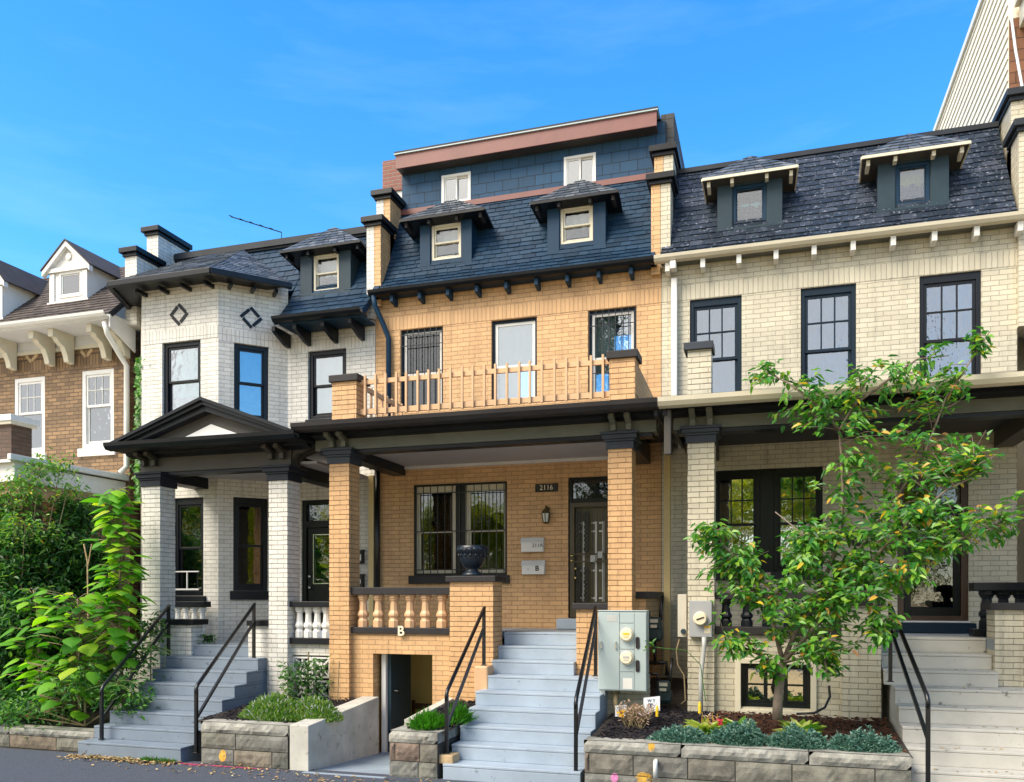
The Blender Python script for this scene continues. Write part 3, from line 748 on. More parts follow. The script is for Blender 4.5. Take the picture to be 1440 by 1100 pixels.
# basement room
MB().quad((-6.3, 12.95, -.44), (-4.3, 12.95, -.44), (-4.3, 12.95, 1.58), (-6.3, 12.95, 1.58)).quad((-6.3, 11.43, -.44), (-6.3, 12.95, -.44), (-6.3, 12.95, 1.58), (-6.3, 11.43, 1.58)).quad((-4.3, 11.43, -.44), (-4.3, 12.95, -.44), (-4.3, 12.95, 1.58), (-4.3, 11.43, 1.58)).quad((-6.3, 11.3, -.441), (-4.3, 11.3, -.441), (-4.3, 12.95, -.441), (-6.3, 12.95, -.441)).build('basement_room', 'yellow_wall', hC, fix=False)
MB().box(bx0 + .06, bx0 + .13, 11.36, 11.44, -.2, bzt).build('door_jamb', 'white_paint', hC, bevel=.004)
dl = MB().box(bx0 + .14, bx0 + .19, 11.42, 12.15, -.15, bzt - .02).build('basement_door', 'slate_paint', hC, label='dark basement door standing open')
MB().tube([(bx0 + .2, 11.5, .8), (bx0 + .26, 11.5, .8), (bx0 + .26, 11.6, .76)], .014, 6).build('door_handle', 'iron_black', dl)
# downspout on the left
x = PX(546, 13.12)
MB().tube([(-6.50, 12.94, 7.42), (-6.49, 12.98, 7.26), (x - .06, 13.08, 6.92), (x, 13.13, 6.72), (x, 13.13, 4.84)], .045, 10).build('downspout', 'navy_paint', hC, smooth=True)
x = PX(530, 13.12)
MB().tube([(x, 13.13, 4.6), (x, 13.13, 1.72)], .05, 10).build('downspout', 'iron_black', hC, smooth=True)
x = PX(523, 13.12)
MB().box(x - .05, x + .05, 13.08, 13.19, 1.72, 4.35).build('downspout', 'tan_pipe', hC, bevel=.01)

# things fixed on the orange house
def plaque(x0, x1, z0, z1, y, txt, size, label, col='letter_cream'):
    t = thing('house_number_plaque', label, 'number plaque', ((x0 + x1) / 2, y, z0))
    MB().box(x0, x1, y - .025, y, z0, z1).build('plate', 'plaque_black', t, bevel=.01)
    text(txt, (x0 + x1) / 2, y - .027, (z0 + z1) / 2, size, col, t, 'numerals', bold=False)
plaque(PX(753, Y0), PX(785, Y0), PZ(769, 692, Y0), PZ(769, 680.5, Y0), Y0 - .002, '2116', .115, 'black plaque with pale numerals 2116 beside the gated front door')
x = PX(768, 13.1); zt_, zl_ = PZ(768, 713, 13.1), PZ(768, 737, 13.1)
t = thing('wall_lantern', 'small black wall lantern on orange brick above the white mailboxes', 'lantern', (x, 13.1, zl_))
MB().lathe(x, 13.09, [(.012, zl_), (.05, zl_ + .01), (.045, zl_ + .03)], 6).lathe(x, 13.09, [(.075, zl_ + .17), (.07, zl_ + .19), (.03, zl_ + .24), (.012, zl_ + .27), (.018, zl_ + .29), (.0, zl_ + .31)], 6).tube([(x, 13.19, zl_ + .24), (x, 13.15, zl_ + .29), (x, 13.1, zl_ + .26)], .012, 6).box(x - .035, x + .035, 13.175, 13.198, zl_ + .1, zl_ + .28).build('cage', 'bronze_metal', t)
g = MB()
for k in range(6):
    a = 2 * math.pi * (k + .5) / 6; g.bar((x + .045 * math.cos(a), 13.09 + .045 * math.sin(a), zl_ + .03), (x + .07 * math.cos(a), 13.09 + .07 * math.sin(a), zl_ + .17), .012)
g.build('bars', 'bronze_metal', t)
MB().lathe(x, 13.09, [(.04, zl_ + .03), (.062, zl_ + .17)], 6).build('lamp_glass', 'curtain_white', t)
def mailbox(px0, px1, py0, py1, label, txts):
    y = Y0 - .005; x0, x1 = PX(px0, y), PX(px1, y); z0, z1 = PZ((px0 + px1) / 2, py1, y), PZ((px0 + px1) / 2, py0, y)
    t = thing('mailbox', label, 'mailbox', ((x0 + x1) / 2, y, z0), 'white mailboxes by the orange house door')
    H = z1 - z0
    MB().prism_x([(y, z0), (y - .09, z0), (y - .095, z0 + H * .62), (y - .05, z1 - .02), (y, z1 - .01)], x0 + .01, x1 - .01).build('box', 'white_paint', t, bevel=.006)
    MB().prism_x([(y, z1), (y - .05, z1 - .005), (y - .105, z0 + H * .66), (y - .105, z0 + H * .60), (y - .098, z0 + H * .60), (y - .05, z1 - .02), (y, z1 - .012)], x0, x1).build('lid', 'grey_white', t, bevel=.004)
    for s, fx, fz, sz in txts: text(s, x0 + (x1 - x0) * fx, y - .0975, z0 + H * fz, sz, 'ink', t, 'lettering', ext=.002, bold=sz > .1)
mailbox(734, 766.5, 756, 776.5, 'white lidded wall mailbox marked 211A, upper of two under the lantern', [('211A', .74, .42, .085)])
mailbox(735, 768, 788, 808, 'white lidded wall mailbox marked B, lower of two under the lantern', [('B', .68, .40, .12), ('1', .3, .35, .05)])
# letter B
xB = PX(563.5, 11.14); zB = PZ(563.5, 888, 11.14)
t = text('B', xB, 11.150, zB, .20, 'letter_cream', None, 'letter_b', ext=.012, bold=True)
tag(t, 'cream raised letter B fixed to the dark base rail above the basement door', 'letter')
# urn
ux, uy, uz = PX(664.5, 11.3), 11.3, PZ(666, 810, YC) + .002
t = thing('urn', 'dark blue black moulded garden urn standing on the brick stair pier', 'urn', (ux, uy, uz))
s_ = .39 / .43
MB().lathe(ux, uy, [(.165 * s_, uz), (.165 * s_, uz + .03), (.14 * s_, uz + .05), (.095 * s_, uz + .08), (.09 * s_, uz + .10), (.15 * s_, uz + .14), (.19 * s_, uz + .21), (.215 * s_, uz + .29), (.22 * s_, uz + .33), (.24 * s_, uz + .345), (.24 * s_, uz + .43), (.225 * s_, uz + .44), (.21 * s_, uz + .42), (.19 * s_, uz + .3), (.0, uz + .28)], 28).build('bowl', 'urn_paint', t, smooth=True)
o = MB()
for k in range(16):
    a = 2 * math.pi * k / 16; a2 = 2 * math.pi * (k + 1) / 16; am = (a + a2) / 2
    r_ = .226 * s_ + .01
    q = lambda a, z, e=0: (ux + (r_ + e) * math.cos(a), uy + (r_ + e) * math.sin(a), uz + z)
    o.tube([q(a, .40), q(am, .365, .008), q(a2, .40)], .014, 6); o.tube([q(a, .41), q(a, .33)], .012, 6)
    o.tube([q(am, .315, -.012), q(am, .27, -.02)], [.02, .006], 6)
o.build('relief', 'urn_paint', t, smooth=True)
# chair in basement
cx, cy, cz = PX(590, 12.5), 12.5, -.44
t = thing('wooden_chair', 'dark wooden ladder back chair inside the basement doorway', 'chair', (cx, cy, cz))
MB().box(cx - .22, cx + .22, cy - .22, cy + .22, cz + .42, cz + .46).build('seat', 'dark_wood', t, bevel=.01)
for sx in (-.19, .19):
    MB().box(cx + sx - .022, cx + sx + .022, cy - .21, cy - .165, cz, cz + .42).build('leg', 'dark_wood', t)
    MB().box(cx + sx - .022, cx + sx + .022, cy + .165, cy + .21, cz, cz + .95).build('leg', 'dark_wood', t)
MB().box(cx - .168, cx + .168, cy + .17, cy + .20, cz + .80, cz + .90).box(cx - .168, cx + .168, cy + .17, cy + .20, cz + .6, cz + .66).build('backrest', 'dark_wood', t, bevel=.008)

# ---------------------------------------------------------------- stairs and rails
def stairs(name, label, mat, x0, x1, yf, n, zp, base, top=None, tread=.29, nose=.004):
    """n risers; k=0 is the porch edge"""
    rise = (zp - base) / n
    t = thing(name, label, 'steps', ((x0 + x1) / 2, yf, base))
    mb = MB()
    for k in range(0, n):
        y = yf + tread * (n - 1 - k); z = zp - rise * k
        a, b = (top if (top and k < 3) else (x0, x1))
        ye = yf + tread * n + (.05 if k == 0 else 0)
        mb.box(a, b, y + nose, ye, z - rise - (.0 if k < n - 1 else .15), z - .035)
        mb.box(a - .002, b + .002, y, ye, z - .033, z)
    mb.build('treads', mat, t, bevel=.007)
    return rise
def handrail(label, x0, x1, yu, yl, zu_top, zu_base, zl_bend, zl_base, group, drop=.42, r=.021):
    """upper post at (x0,yu), lower post at (x1,yl)"""
    t = thing('handrail', label, 'handrail', (x1, yl, zl_base), group)
    MB().box(x0 - r, x0 + r, yu - r, yu + r, zu_base, zu_top).box(x0 - .035, x0 + .035, yu - .035, yu + .035, zu_base, zu_base + .012).build('post', 'iron_black', t, bevel=.004)
    MB().box(x1 - r, x1 + r, yl - r, yl + r, zl_base, zl_bend - .03).box(x1 - .035, x1 + .035, yl - .035, yl + .035, zl_base, zl_base + .012).build('post', 'iron_black', t, bevel=.004)
    mb = MB(); p0 = Vector((x0, yu, zu_top)); p1 = Vector((x1, yl, zl_bend)); d = (p0 - p1).normalized()
    mb.tube([p0 + d * .03, p1 + d * .12, p1 + d * .05 + Vector((0, -.005, .0)), p1 + Vector((0, -.005, -.03)), p1 + Vector((0, 0, -.1))], .025, 8)
    mb.build('top_rail', 'iron_black', t, smooth=True)
    MB().bar(p0 - Vector((0, 0, drop * .62)), p1 - Vector((0, .0, drop)), .036, .036).build('lower_rail', 'iron_black', t, bevel=.004)
    return t
stairs('front_steps', 'pale blue grey painted steps up to the gated door of the orange house', 'step_blue', -3.74, -2.05, 9.28, 9, 1.71, .03, top=(-3.705, -2.525))
HR = 'black iron handrails on the front steps'
handrail('black iron handrail on the urn side of the blue grey steps', -3.76, -3.745, 10.85, 9.42, PZ(682, 856, 10.85), PZ(682, 936, 10.85), PZ(633, 974, 9.42), PZ(633, 1060, 9.42), HR)
handrail('black iron handrail next to the grey electric cabinet', -2.17, -2.12, 10.75, 9.36, PZ(833, 856, 10.75), PZ(833, 951, 10.75), PZ(812, 985, 9.36), .20, HR)
zb_ = PZ(633, 1060, 9.42)
o = MB().box(-3.86, -3.62, 9.31, 9.55, .205, zb_).build('footing_block', 'tan_block', None, bevel=.015); tag(o, 'rough tan stone block under the foot of the middle handrail', 'stone block')
zb2 = PZ(682, 936, 10.85)
o = MB().box(-3.86, -3.66, 10.72, 10.99, .9, zb2).build('footing_block', 'peach_paint', None, bevel=.02); tag(o, 'orange painted block under the upper post beside the urn pier', 'stone block')
# ================================================================ WHITE HOUSE (left)
PB = [(12.62, 7.06), (12.85, 7.22), (13.15, 7.55), (13.5, 8.1), (14.05, 9.02)]
hB = thing('row_house', 'white painted brick row house with angled two storey bay and dark pedimented porch', 'house', (-9.1, Y0, 0))
bx_l, bx_r = -11.60, -6.595
YB = 12.35
F0 = (PX(200, YB), YB); F1 = (PX(307, YB), YB); J = (PX(405, Y0), Y0)
ang = math.atan2(J[1] - F1[1], J[0] - F1[0]); LA = math.hypot(J[0] - F1[0], J[1] - F1[1])
TA = Matrix.Translation((F1[0], F1[1], 0)) @ Matrix.Rotation(ang, 4, 'Z')
dxA, dyA = math.cos(ang), math.sin(ang)
def SA(px):
    r = PX(px, 1.0); return (r * F1[1] - F1[0]) / (dxA - r * dyA)
def ZA(px, py): return PZ(px, py, F1[1] + SA(px) * dyA)
zpB = 1.46
UR = (PX(433, Y0), PX(487, Y0), PZ(460, 589, Y0), PZ(460, 492, Y0))
DB = (PX(424, Y0), PX(424, Y0) + .98, 1.60, PZ(440, 703, Y0))
mb = MB()
wall(mb, J[0], bx_r, -.2, 7.2, Y0, [UR, DB]); shell(mb, bx_l, bx_r, Y0, 22, -.2, 7.2, top=False); roof_cheeks(mb, PB, bx_l, bx_r)
UF = (PX(228, YB), PX(282, YB), PZ(255, 590, YB), PZ(255, 480, YB)); GF = (PX(243, YB), PX(286, YB), PZ(264, 838, YB), PZ(264, 700, YB))
wall(mb, F0[0], F1[0], -.2, 7.85, YB, [UF, GF])
mb.build('wall', 'white_brick', hB, fix=False)
UA = (SA(329), SA(378), ZA(353, 592), ZA(353, 485)); GA = (SA(328), SA(377), ZA(353, 831), ZA(353, 700))
mb = MB(TA); wall(mb, 0, LA, -.2, 7.85, 0, [UA, GA]); mb.build('bay_wall', 'white_brick', hB, fix=False)
angL = math.atan2(F0[1] - Y0, F0[0] - bx_l)
MB().quad((bx_l, Y0, -.2), (F0[0], YB, -.2), (F0[0], YB, 7.85), (bx_l, Y0, 7.85)).quad((bx_l, Y0, -.2), (bx_l, Y0 + 1, -.2), (bx_l, Y0 + 1, 7.85), (bx_l, Y0, 7.85)).build('bay_wall', 'white_brick', hB, fix=False)
zs0 = UF[3] + .005
MB().box(F0[0], F1[0], YB - .005, YB - .001, zs0, zs0 + .22).build('soldier_course', 'white_soldier', hB)
MB(TA).box(0, LA, -.005, -.001, UA[3] + .005, UA[3] + .225).build('soldier_course', 'white_soldier', hB)
MB().box(J[0], bx_r, Y0 - .005, Y0 - .001, UR[3] + .005, UR[3] + .225).build('soldier_course', 'white_soldier', hB)
wk = dict(fm='black_paint', fw=.075, sw=.04, gm='glass_sky')
window(hB, *UF, YB, bl=[('curtain_teal', 0, 1, .3, 1)], sill=('black_paint', .03, .1), **wk)
window(hB, *UA, 0, T=TA, bl=[('curtain_blue', 0, 1, .25, 1)], sill=('black_paint', .03, .1), **wk)
window(hB, *UR, Y0, bl=[('curtain_white', 0, 1, 0, 1)], sill=('black_paint', .03, .1), **wk)
wk = dict(fm='black_paint', fw=.075, sw=.04, wt=.12, gm='glass_dark')
window(hB, *GF, YB, bl=[('curtain_teal', 0, 1, .45, 1)], sill=('black_paint', .06, .13), **wk)
window(hB, *GA, 0, T=TA, bl=[('curtain_rose', .2, .8, 0, 1), ('curtain_olive', 0, .2, 0, 1), ('curtain_olive', .8, 1, 0, 1)], sill=('black_paint', .06, .16), **wk)
MB().box(GF[0] + .08, GF[1] - .08, YB - .03, YB - .01, GF[2] + .1, GF[2] + .13).box(GF[0] + .08, GF[1] - .08, YB - .03, YB - .01, GF[2] + .42, GF[2] + .44).box((GF[0] + GF[1]) / 2 - .01, (GF[0] + GF[1]) / 2 + .01, YB - .03, YB - .01, GF[2] + .131, GF[2] + .419).build('window_guard', 'grey_white', hB)
# diamonds
def diamond(T, x, y, z, r, mat):
    d = MB(T)
    for k in range(4):
        a = k * math.pi / 2
        p = Vector((x + r * math.cos(a), y - .006, z + r * math.sin(a))); q = Vector((x + r * math.cos(a + math.pi / 2), y - .006, z + r * math.sin(a + math.pi / 2)))
        e = (q - p) * .10; d.bar(p + e * 1.8, q + e * .6, .055, .018, up=(0, 1, 0))
    d.build('diamond_inlay', mat, hB)
diamond(None, PX(252, YB), YB, PZ(252, 442.5, YB), .17, 'black_paint')
diamond(TA, SA(353), 0, ZA(353, 447), .17, 'black_paint')
# door
mb = MB(); frame_boxes(mb, DB[0], DB[1], DB[2], DB[3], Y0 + .03, Y0 + .13, .08); zt = DB[3] - .38; mb.box(DB[0] + .08, DB[1] - .08, Y0 + .03, Y0 + .13, zt - .12, zt)
dB = mb.build('door', 'door_black', hB, bevel=.004)
MB().box(DB[0] + .09, DB[1] - .09, Y0 + .09, Y0 + .10, zt + .01, DB[3] - .09).build('transom_pane', 'glass_dark', dB)
mb = MB(); frame_boxes(mb, DB[0] + .085, DB[1] - .085, DB[2] + .02, zt - .125, Y0 + .07, Y0 + .11, .13, wb=.85); mb.build('door_leaf', 'door_black', dB, bevel=.004)
MB().box(DB[0] + .22, DB[1] - .22, Y0 + .085, Y0 + .092, DB[2] + .88, zt - .26).build('pane', 'glass_dark', dB)
mb = MB(); frame_boxes(mb, DB[0] + .20, DB[1] - .20, DB[2] + .86, zt - .24, Y0 + .06, Y0 + .068, .012); mb.build('pane_bead', 'chrome', dB)
h = MB()
for z in (DB[2] + .80, DB[2] + 1.0): h.lathe(DB[0] + .15, z, [(.0, Y0 + .0), (.026, Y0 + .005), (.03, Y0 + .025), (.015, Y0 + .07)], 12, axis='y')
h.build('door_knob', 'chrome', dB, smooth=True)
# roofs
roof_from_profile(hB, PB, -8.30, -6.60, 'slate_blue', 'navy_paint', expo=.145, wid=.25)
PB2 = [(13.3, 7.82), (13.5, 8.1), (14.05, 9.02)]
roof_from_profile(hB, PB2, -11.4, -8.30, 'slate_blue', 'navy_paint', expo=.145, wid=.25)
MB().box(-11.5, -6.60, 13.98, 14.2, 8.98, 9.16).box(-11.5, -6.6, 13.94, 13.98, 9.02, 9.12).build('ridge_flashing', 'flashing', hB)
MB().box(-11.5, -6.60, 14.2, 22, 9.0, 9.12).build('flat_roof', 'flashing', hB)
xg0, xg1 = PX(383, 12.55), PX(505, 12.55)
gq = [(y - .36, z - .40) for y, z in gp]
MB().prism_x(gq, xg0, xg1 + .02).build('gutter', 'black_paint', hB)
MB().box(xg0 + .05, bx_r, 12.68, 13.19, 6.99, 7.02).build('soffit', 'navy_paint', hB)
for px in (386, 419, 458, 496):
    x = PX(px, 12.8)
    if px < 400: x += .05
    MB().prism([(x - .035, 12.68, 6.90), (x - .035, 12.68, 6.988), (x - .035, 13.19, 6.988), (x - .035, 13.19, 6.74), (x - .035, 13.05, 6.76)], (.07, 0, 0)).build('rafter_tail', 'black_paint', hB, bevel=.004)
# bay roof
ezf = PZ(235, 386, YB - .42)
ov = .42
E0 = Vector((F0[0] - .30, YB - ov, ezf)); E1 = Vector((F1[0] + .17, YB - ov, ezf))
E2 = Vector((J[0] + .22, Y0 - .28, ezf)); EL = Vector((bx_l - .05, Y0 - .15, ezf))
AP = P3(342, 352, 13.75); AP2 = Vector((AP.x - .9, AP.y, AP.z))
s = MB(); slates(s, E0, E1, AP2, AP, .13, .25); slates(s, E1, E2, AP, AP, .13, .2); slates(s, EL, E0, AP2, AP2, .13, .2)
u = MB(); dn = Vector((0, 0, -.06))
pts = [EL, E0, E1, E2, AP, AP2]; pts = pts + [p + dn for p in pts]
u.add(pts, [(0, 1, 5), (1, 2, 4, 5), (2, 3, 4), (6, 7, 1, 0), (7, 8, 2, 1), (8, 9, 3, 2), (9, 8, 7, 6), (3, 9, 10, 4)])
br_ = u.build('bay_roof', 'black_paint', hB, fix=False); s.build('slates', 'slate_silver', br_, fix=False)
g = MB()
for a, b in ((EL, E0), (E0, E1), (E1, E2)):
    d = (b - a).normalized(); nrm = Vector((d.y, -d.x, 0))
    g.bar(a + nrm * .03 + Vector((0, 0, -.055)) - d * .02, b + nrm * .03 + Vector((0, 0, -.055)) + d * .02, .09, .10)
g.build('bay_gutter', 'black_paint', hB, bevel=.01)
for i in range(4):
    x = F0[0] + .1 + (F1[0] - F0[0] - .2) * i / 3; MB().box(x - .027, x + .027, YB - .26, YB - .002, ezf - .17, ezf - .10).build('rafter_tail', 'black_paint', hB, bevel=.004)
for i in range(3):
    sx = LA * (.15 + .32 * i); MB(TA).box(sx - .027, sx + .027, -.26, -.002, ezf - .17, ezf - .10).build('rafter_tail', 'black_paint', hB, bevel=.004)
DMB = ('slate_paint', 'slate_silver', 'black_paint', 'black_paint', ('black_paint', 'black_paint'))
hip_dormer(hB, PB, (424, 493), (455, 411), ((399, 353), (511, 337)), (462, 321), (439, 475, 357, 409), DMB, dict(fm='cream_paint', sm='cream_paint', fw=.04, sw=.025, gm='glass_clear', bl=[('curtain_white', 0, 1, 0, 1)]))
parapet(hB, -6.72, -6.58, 'white_brick', 'black_paint', b0=7.1, cx=False)
parapet(hB, -11.72, -11.45, 'white_brick', 'black_paint', b0=7.4, yo=-.2)
# porch with pediment
BL = [(PX(200, YC), PX(225, YC)), (PX(378, YC), PX(404, YC))]
zc_ = PZ(391, 676, YC)
for x0, x1 in BL:
    c = course_column(x0, x1, YC, YC + .36, .2, zc_).build('column', 'white_brick', hB)
    stack(x0, x1, YC, YC + .36, [(zc_, zc_ + .10, .025), (zc_ + .101, zc_ + .13, .045), (zc_ + .131, zc_ + .19, .07), (zc_ + .191, zc_ + .225, .095)]).build('capital', 'capital_dark', c, bevel=.005)
zf = zc_ + .23
fx0, fx1 = BL[0][0] - .05, BL[1][1] + .05
MB().box(fx0, fx1, YC + .02, YC + .3, zf, zf + .27).build('frieze', 'frieze_brown', hB, bevel=.005)
MB().box(fx0 + .03, fx1 - .03, YC + .05, YC + .27, zf - .05, zf - .002).build('architrave', 'black_paint', hB)
for x0, x1 in BL: MB().box(x0 + .03, x1 - .03, YC + .302, Y0 - .35, zf - .12, zf + .2).build('porch_beam', 'black_paint', hB)
MB().box(BL[0][1], bx_r - .1, YC + .31, Y0 - .002, zf + .06, zf + .10).build('ceiling', 'ceiling_grey', hB)
ex0_, ex1_ = PX(152, 10.6), PX(414, 10.6)
zg = zf + .27
MB().prism_x([(10.95, zg + .0), (11.06, zg - .03), (11.115, zg - .04), (11.115, zg + .03), (10.95, zg + .03)], ex0_ + .02, ex1_ - .02).build('crown_moulding', 'black_paint', hB)
MB().box(ex0_ + .02, ex1_ - .02, 10.63, Y0 - .3, zg + .031, zg + .09).build('porch_soffit', 'black_paint', hB)
gq = [(y, z - 4.64 + zg + .03) for y, z in pg]
MB().prism_x(gq, ex0_ - .03, ex1_ + .03).build('porch_gutter', 'black_paint', hB)
for sx in (ex0_ - .03, ex1_ - .03): MB().box(sx, sx + .06, 10.69, 13.0, zg + .03, zg + .14).build('side_gutter', 'black_paint', hB, bevel=.01)
zl = zg + .145; xa = PX(285, 10.66); za = PZ(285, 559, 10.66)
# gable roof
mid_ = xa
def gable(mb, y0, y1, off, th, inset=0):
    a, b, c = (ex0_ + inset, zl), (mid_, za - off), (ex1_ - inset, zl)
    sl = th / (za - off - zl) * (mid_ - ex0_ - inset); sr = th / (za - off - zl) * (ex1_ - inset - mid_)
    mb.prism_y([a, b, (mid_, za - off - th), (a[0] + sl, zl)], y0, y1); mb.prism_y([b, c, (c[0] - sr, zl), (mid_, za - off - th)], y0, y1)
m = MB(); gable(m, 10.60, YB - .01, 0, .05); rf = m.build('pediment_roof', 'black_paint', hB)
m = MB(); gable(m, 10.64, 10.95, .051, .06, .07); gable(m, 10.70, 10.95, .112, .09, .15); m.build('raking_cornice', 'black_paint', rf, bevel=.004)
m = MB(); m.prism_y([(ex0_ + .4, zl), (mid_, za - .2), (ex1_ - .4, zl)], 10.86, 10.95); m.build('tympanum', 'frieze_brown', rf)
wx = PX(298, 10.85)
m = MB(); m.prism_y([(PX(250, 10.85), zl + .005), (wx, PZ(298, 597, 10.85)), (PX(346, 10.85), zl + .005)], 10.83, 10.858); m.build('tympanum_panel', 'grey_white', rf)
m = MB(); m.add([(ex0_ - .02, 10.66, zl - .012), (ex1_ + .02, 10.66, zl - .012), (ex1_, 10.86, zl + .0), (ex0_, 10.86, zl + .0)], [(0, 1, 2, 3)]); m.build('gutter_lining', 'grey_white', rf, fix=False)
for x in (BL[0][0] + .02, BL[0][0] + .22, BL[1][0] + .02, BL[1][0] + .22): bracket(hB, x, 'frieze_brown', z=zg + .03)
for y in (YC + .06, YC + .28, 12.4): 
    MB().prism([(fx1 + .002, y, zg + .02), (fx1 + .26, y, zg + .02), (fx1 + .24, y, zg - .04), (fx1 + .06, y, zg - .10), (fx1 + .002, y, zg - .17)], (0, .08, 0)).build('bracket', 'frieze_brown', hB)
# porch floor and low walls
MB().box(-10.6, -9.16, 11.3, Y0 - .002, 1.34, zpB).box(-9.16, -7.38, 11.55, Y0 - .002, 1.34, zpB - .004).box(-7.38, bx_r, 11.3, Y0 - .002, 1.34, zpB).build('porch_floor', 'porch_floor', hB)
zlw = PZ(250, 879, 11.15)
for a, b in ((BL[0][1], PX(269, 11.15)), (PX(349, 11.15), BL[1][0] + .0)):
    c = course_column(a, b, 11.15, 11.45, .3, zlw).build('low_wall', 'white_brick', hB)
    MB().box(a, b + (.06 if a < -8.5 else 0), 11.10, 11.5, zlw, zlw + .09).build('wall_cap', 'black_paint', c, bevel=.006)
MB().box(-10.4, BL[0][0], 11.2, 11.4, .2, 1.4).build('porch_wall', 'white_brick', hB)
b0, b1 = BL[1][1], -6.32
zq = [PZ(440, v, 11.2) for v in (846, 854, 897, 906)]
bal = MB().box(b0, b1, 11.16, 11.42, zq[1], zq[0]).build('balustrade', 'black_paint', hB, bevel=.006)
MB().box(b0, b1, 11.16, 11.44, zq[3], zq[2]).build('base_rail', 'black_paint', bal, bevel=.006)
for i in range(5): baluster(bal, b0 + .10 + i * .155, 11.29, zq[2], zq[1], 'white_paint', r=.075)
MB().box(b0 - .1, b1 + .3, 11.24, 11.42, PZ(440, 922, 11.2), zq[3]).build('porch_wall', 'white_brick', hB)
# side balustrade, left rear
bal = MB().box(PX(243, 12.0), PX(297, 12.2), 12.0, 12.2, PZ(270, 854, 12), PZ(270, 846, 12)).build('balustrade', 'black_paint', hB, bevel=.006)
MB().box(PX(265, 12), PX(300, 12.2), 12.02, 12.2, zpB, PZ(270, 894, 12)).build('base_rail', 'black_paint', bal, bevel=.006)
for i in range(4): baluster(bal, PX(250, 12.1) + i * .17, 12.1, PZ(270, 894, 12), PZ(270, 854, 12), 'white_paint', r=.07)
# breeze blocks
x = b0; zt_ = PZ(440, 924, 11.25); bs = .33
m = MB()
for i in range(4):
    for j in range(2):
        a, b = x + i * bs, x + (i + 1) * bs - .01; d, c = zt_ - j * (bs + .03), zt_ - (j + 1) * (bs + .03) + .04
        frame_boxes(m, a, b, c, d, 11.25, 11.35, .025)
        mx_, mz_ = (a + b) / 2, (c + d) / 2
        for q in range(8):
            t_ = q * math.pi / 4 + .0; 
            if q in (0, 4): continue
            ex = mx_ + math.cos(t_) * (b - a) / 2 * (1 if q % 2 else .2) * 1.25; ez = mz_ + math.sin(t_) * (d - c) / 2 * (1.25 if q % 2 else 1)
            m.bar((mx_, 11.30, mz_), (min(b, max(a, ex)), 11.30, min(d, max(c, ez))), .028, .07, up=(0, 1, 0))
m.build('breeze_blocks', 'white_paint', hB)
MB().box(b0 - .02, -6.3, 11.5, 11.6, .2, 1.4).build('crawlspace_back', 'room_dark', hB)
# mailboxes on white house
for py0, py1, lab, tx in ((773, 793, 'small black wall mailbox with a pale mark, upper one near the open basement side', None), (807, 828, 'small black wall mailbox marked 8, lower one behind the tan column', '8')):
    y = Y0 - .004; x1 = PX(513, y); x0 = x1 - .24; z0, z1 = PZ(505, py1, y), PZ(505, py0, y)
    t = thing('mailbox', lab.replace(' near the open basement side', ' behind the tan column'), 'mailbox', (x0, y, z0), 'black mailboxes on the white house')
    MB().box(x0, x1, y - .10, y, z0, z1 - .03).build('box', 'plaque_black', t, bevel=.008)
    MB().prism_x([(y, z1), (y - .11, z1 - .03), (y - .11, z1 - .06), (y, z1 - .031)], x0 - .005, x1 + .005).build('lid', 'plaque_black', t)
    if tx: text(tx, x1 - .05, y - .102, (z0 + z1) / 2 - .01, .11, 'white_paint', t, 'numeral', ext=.002)
    else: MB().box(x1 - .055, x1 - .02, y - .103, y - .1005, z0 + .05, z1 - .09).build('mark', 'white_paint', t)
yB = 9.17
stairs('front_steps', 'weathered blue grey steps leading up into the white house porch', 'step_grey', -9.12, -7.42, yB, 8, zpB, .05, top=None)
handrail('black iron handrail beside the leafy garden on the far left steps', PX(237, 11.0), PX(143, 9.35), 11.0, 9.35, PZ(237, 853, 11.0), PZ(237, 925, 11.0), PZ(143, 968, 9.35), PZ(143, 1040, 9.35), HR)
handrail('black iron handrail beside the planter left of the basement passage', PX(357, 11.0), PX(276, 9.3), 11.0, 9.3, PZ(357, 851, 11.0), PZ(357, 926, 11.0), PZ(276, 966, 9.3), PZ(276, 1059, 9.3), HR)
# antenna
a, b = P3(325, 305, 14.6), P3(396, 327, 14.9)
t = thing('roof_antenna', 'thin dark television antenna lying over the white house roof', 'antenna', tuple(b))
m = MB(); m.tube([a, b, b + Vector((0, 0, -.3))], .012, 5)
for k in range(5): p = a.lerp(b, k / 5); m.tube([p + Vector((0, -.06, 0)), p + Vector((0, .06, .02))], .012, 5)
m.build('boom', 'iron_black', t)

# ================================================================ BROWN HOUSE (far left)
hA = thing('row_house', 'brown brick row house with cream bracketed cornice and white gabled dormers', 'house', (-14.3, Y0, 0))
ax0, ax1 = -17.0, -11.86
AW1 = (PX(20, Y0), PX(63, Y0), PZ(41, 640, Y0), PZ(41, 531, Y0)); AW2 = (PX(115, Y0), PX(160, Y0), PZ(137, 630, Y0), PZ(137, 520, Y0))
mb = MB(); wall(mb, ax0, ax1, -.2, 7.5, Y0, [AW1, AW2]); shell(mb, ax0, -11.62, Y0 + .01, 22, -.2, 7.5, top=False)
mb.quad((ax1, Y0, -.2), (ax1, Y0 + .6, -.2), (ax1, Y0 + .6, 7.5), (ax1, Y0, 7.5))
mb.build('wall', 'brown_brick', hA, fix=False)
zsd = PZ(137, 505, Y0)
MB().box(ax0, ax1, Y0 - .005, Y0 - .001, zsd - .11, zsd + .12).build('soldier_course', 'brown_soldier', hA)
for a in (AW1, AW2): window(hA, *a, Y0, fm='white_paint', fw=.085, sw=.045, mun=(3, 2, .012), mid=.55, gm='glass_sky', rec=.01, bl=[('curtain_blue', 0, 1, 0, 1)] if a is AW2 else None, sill=('white_paint', .06, .16))
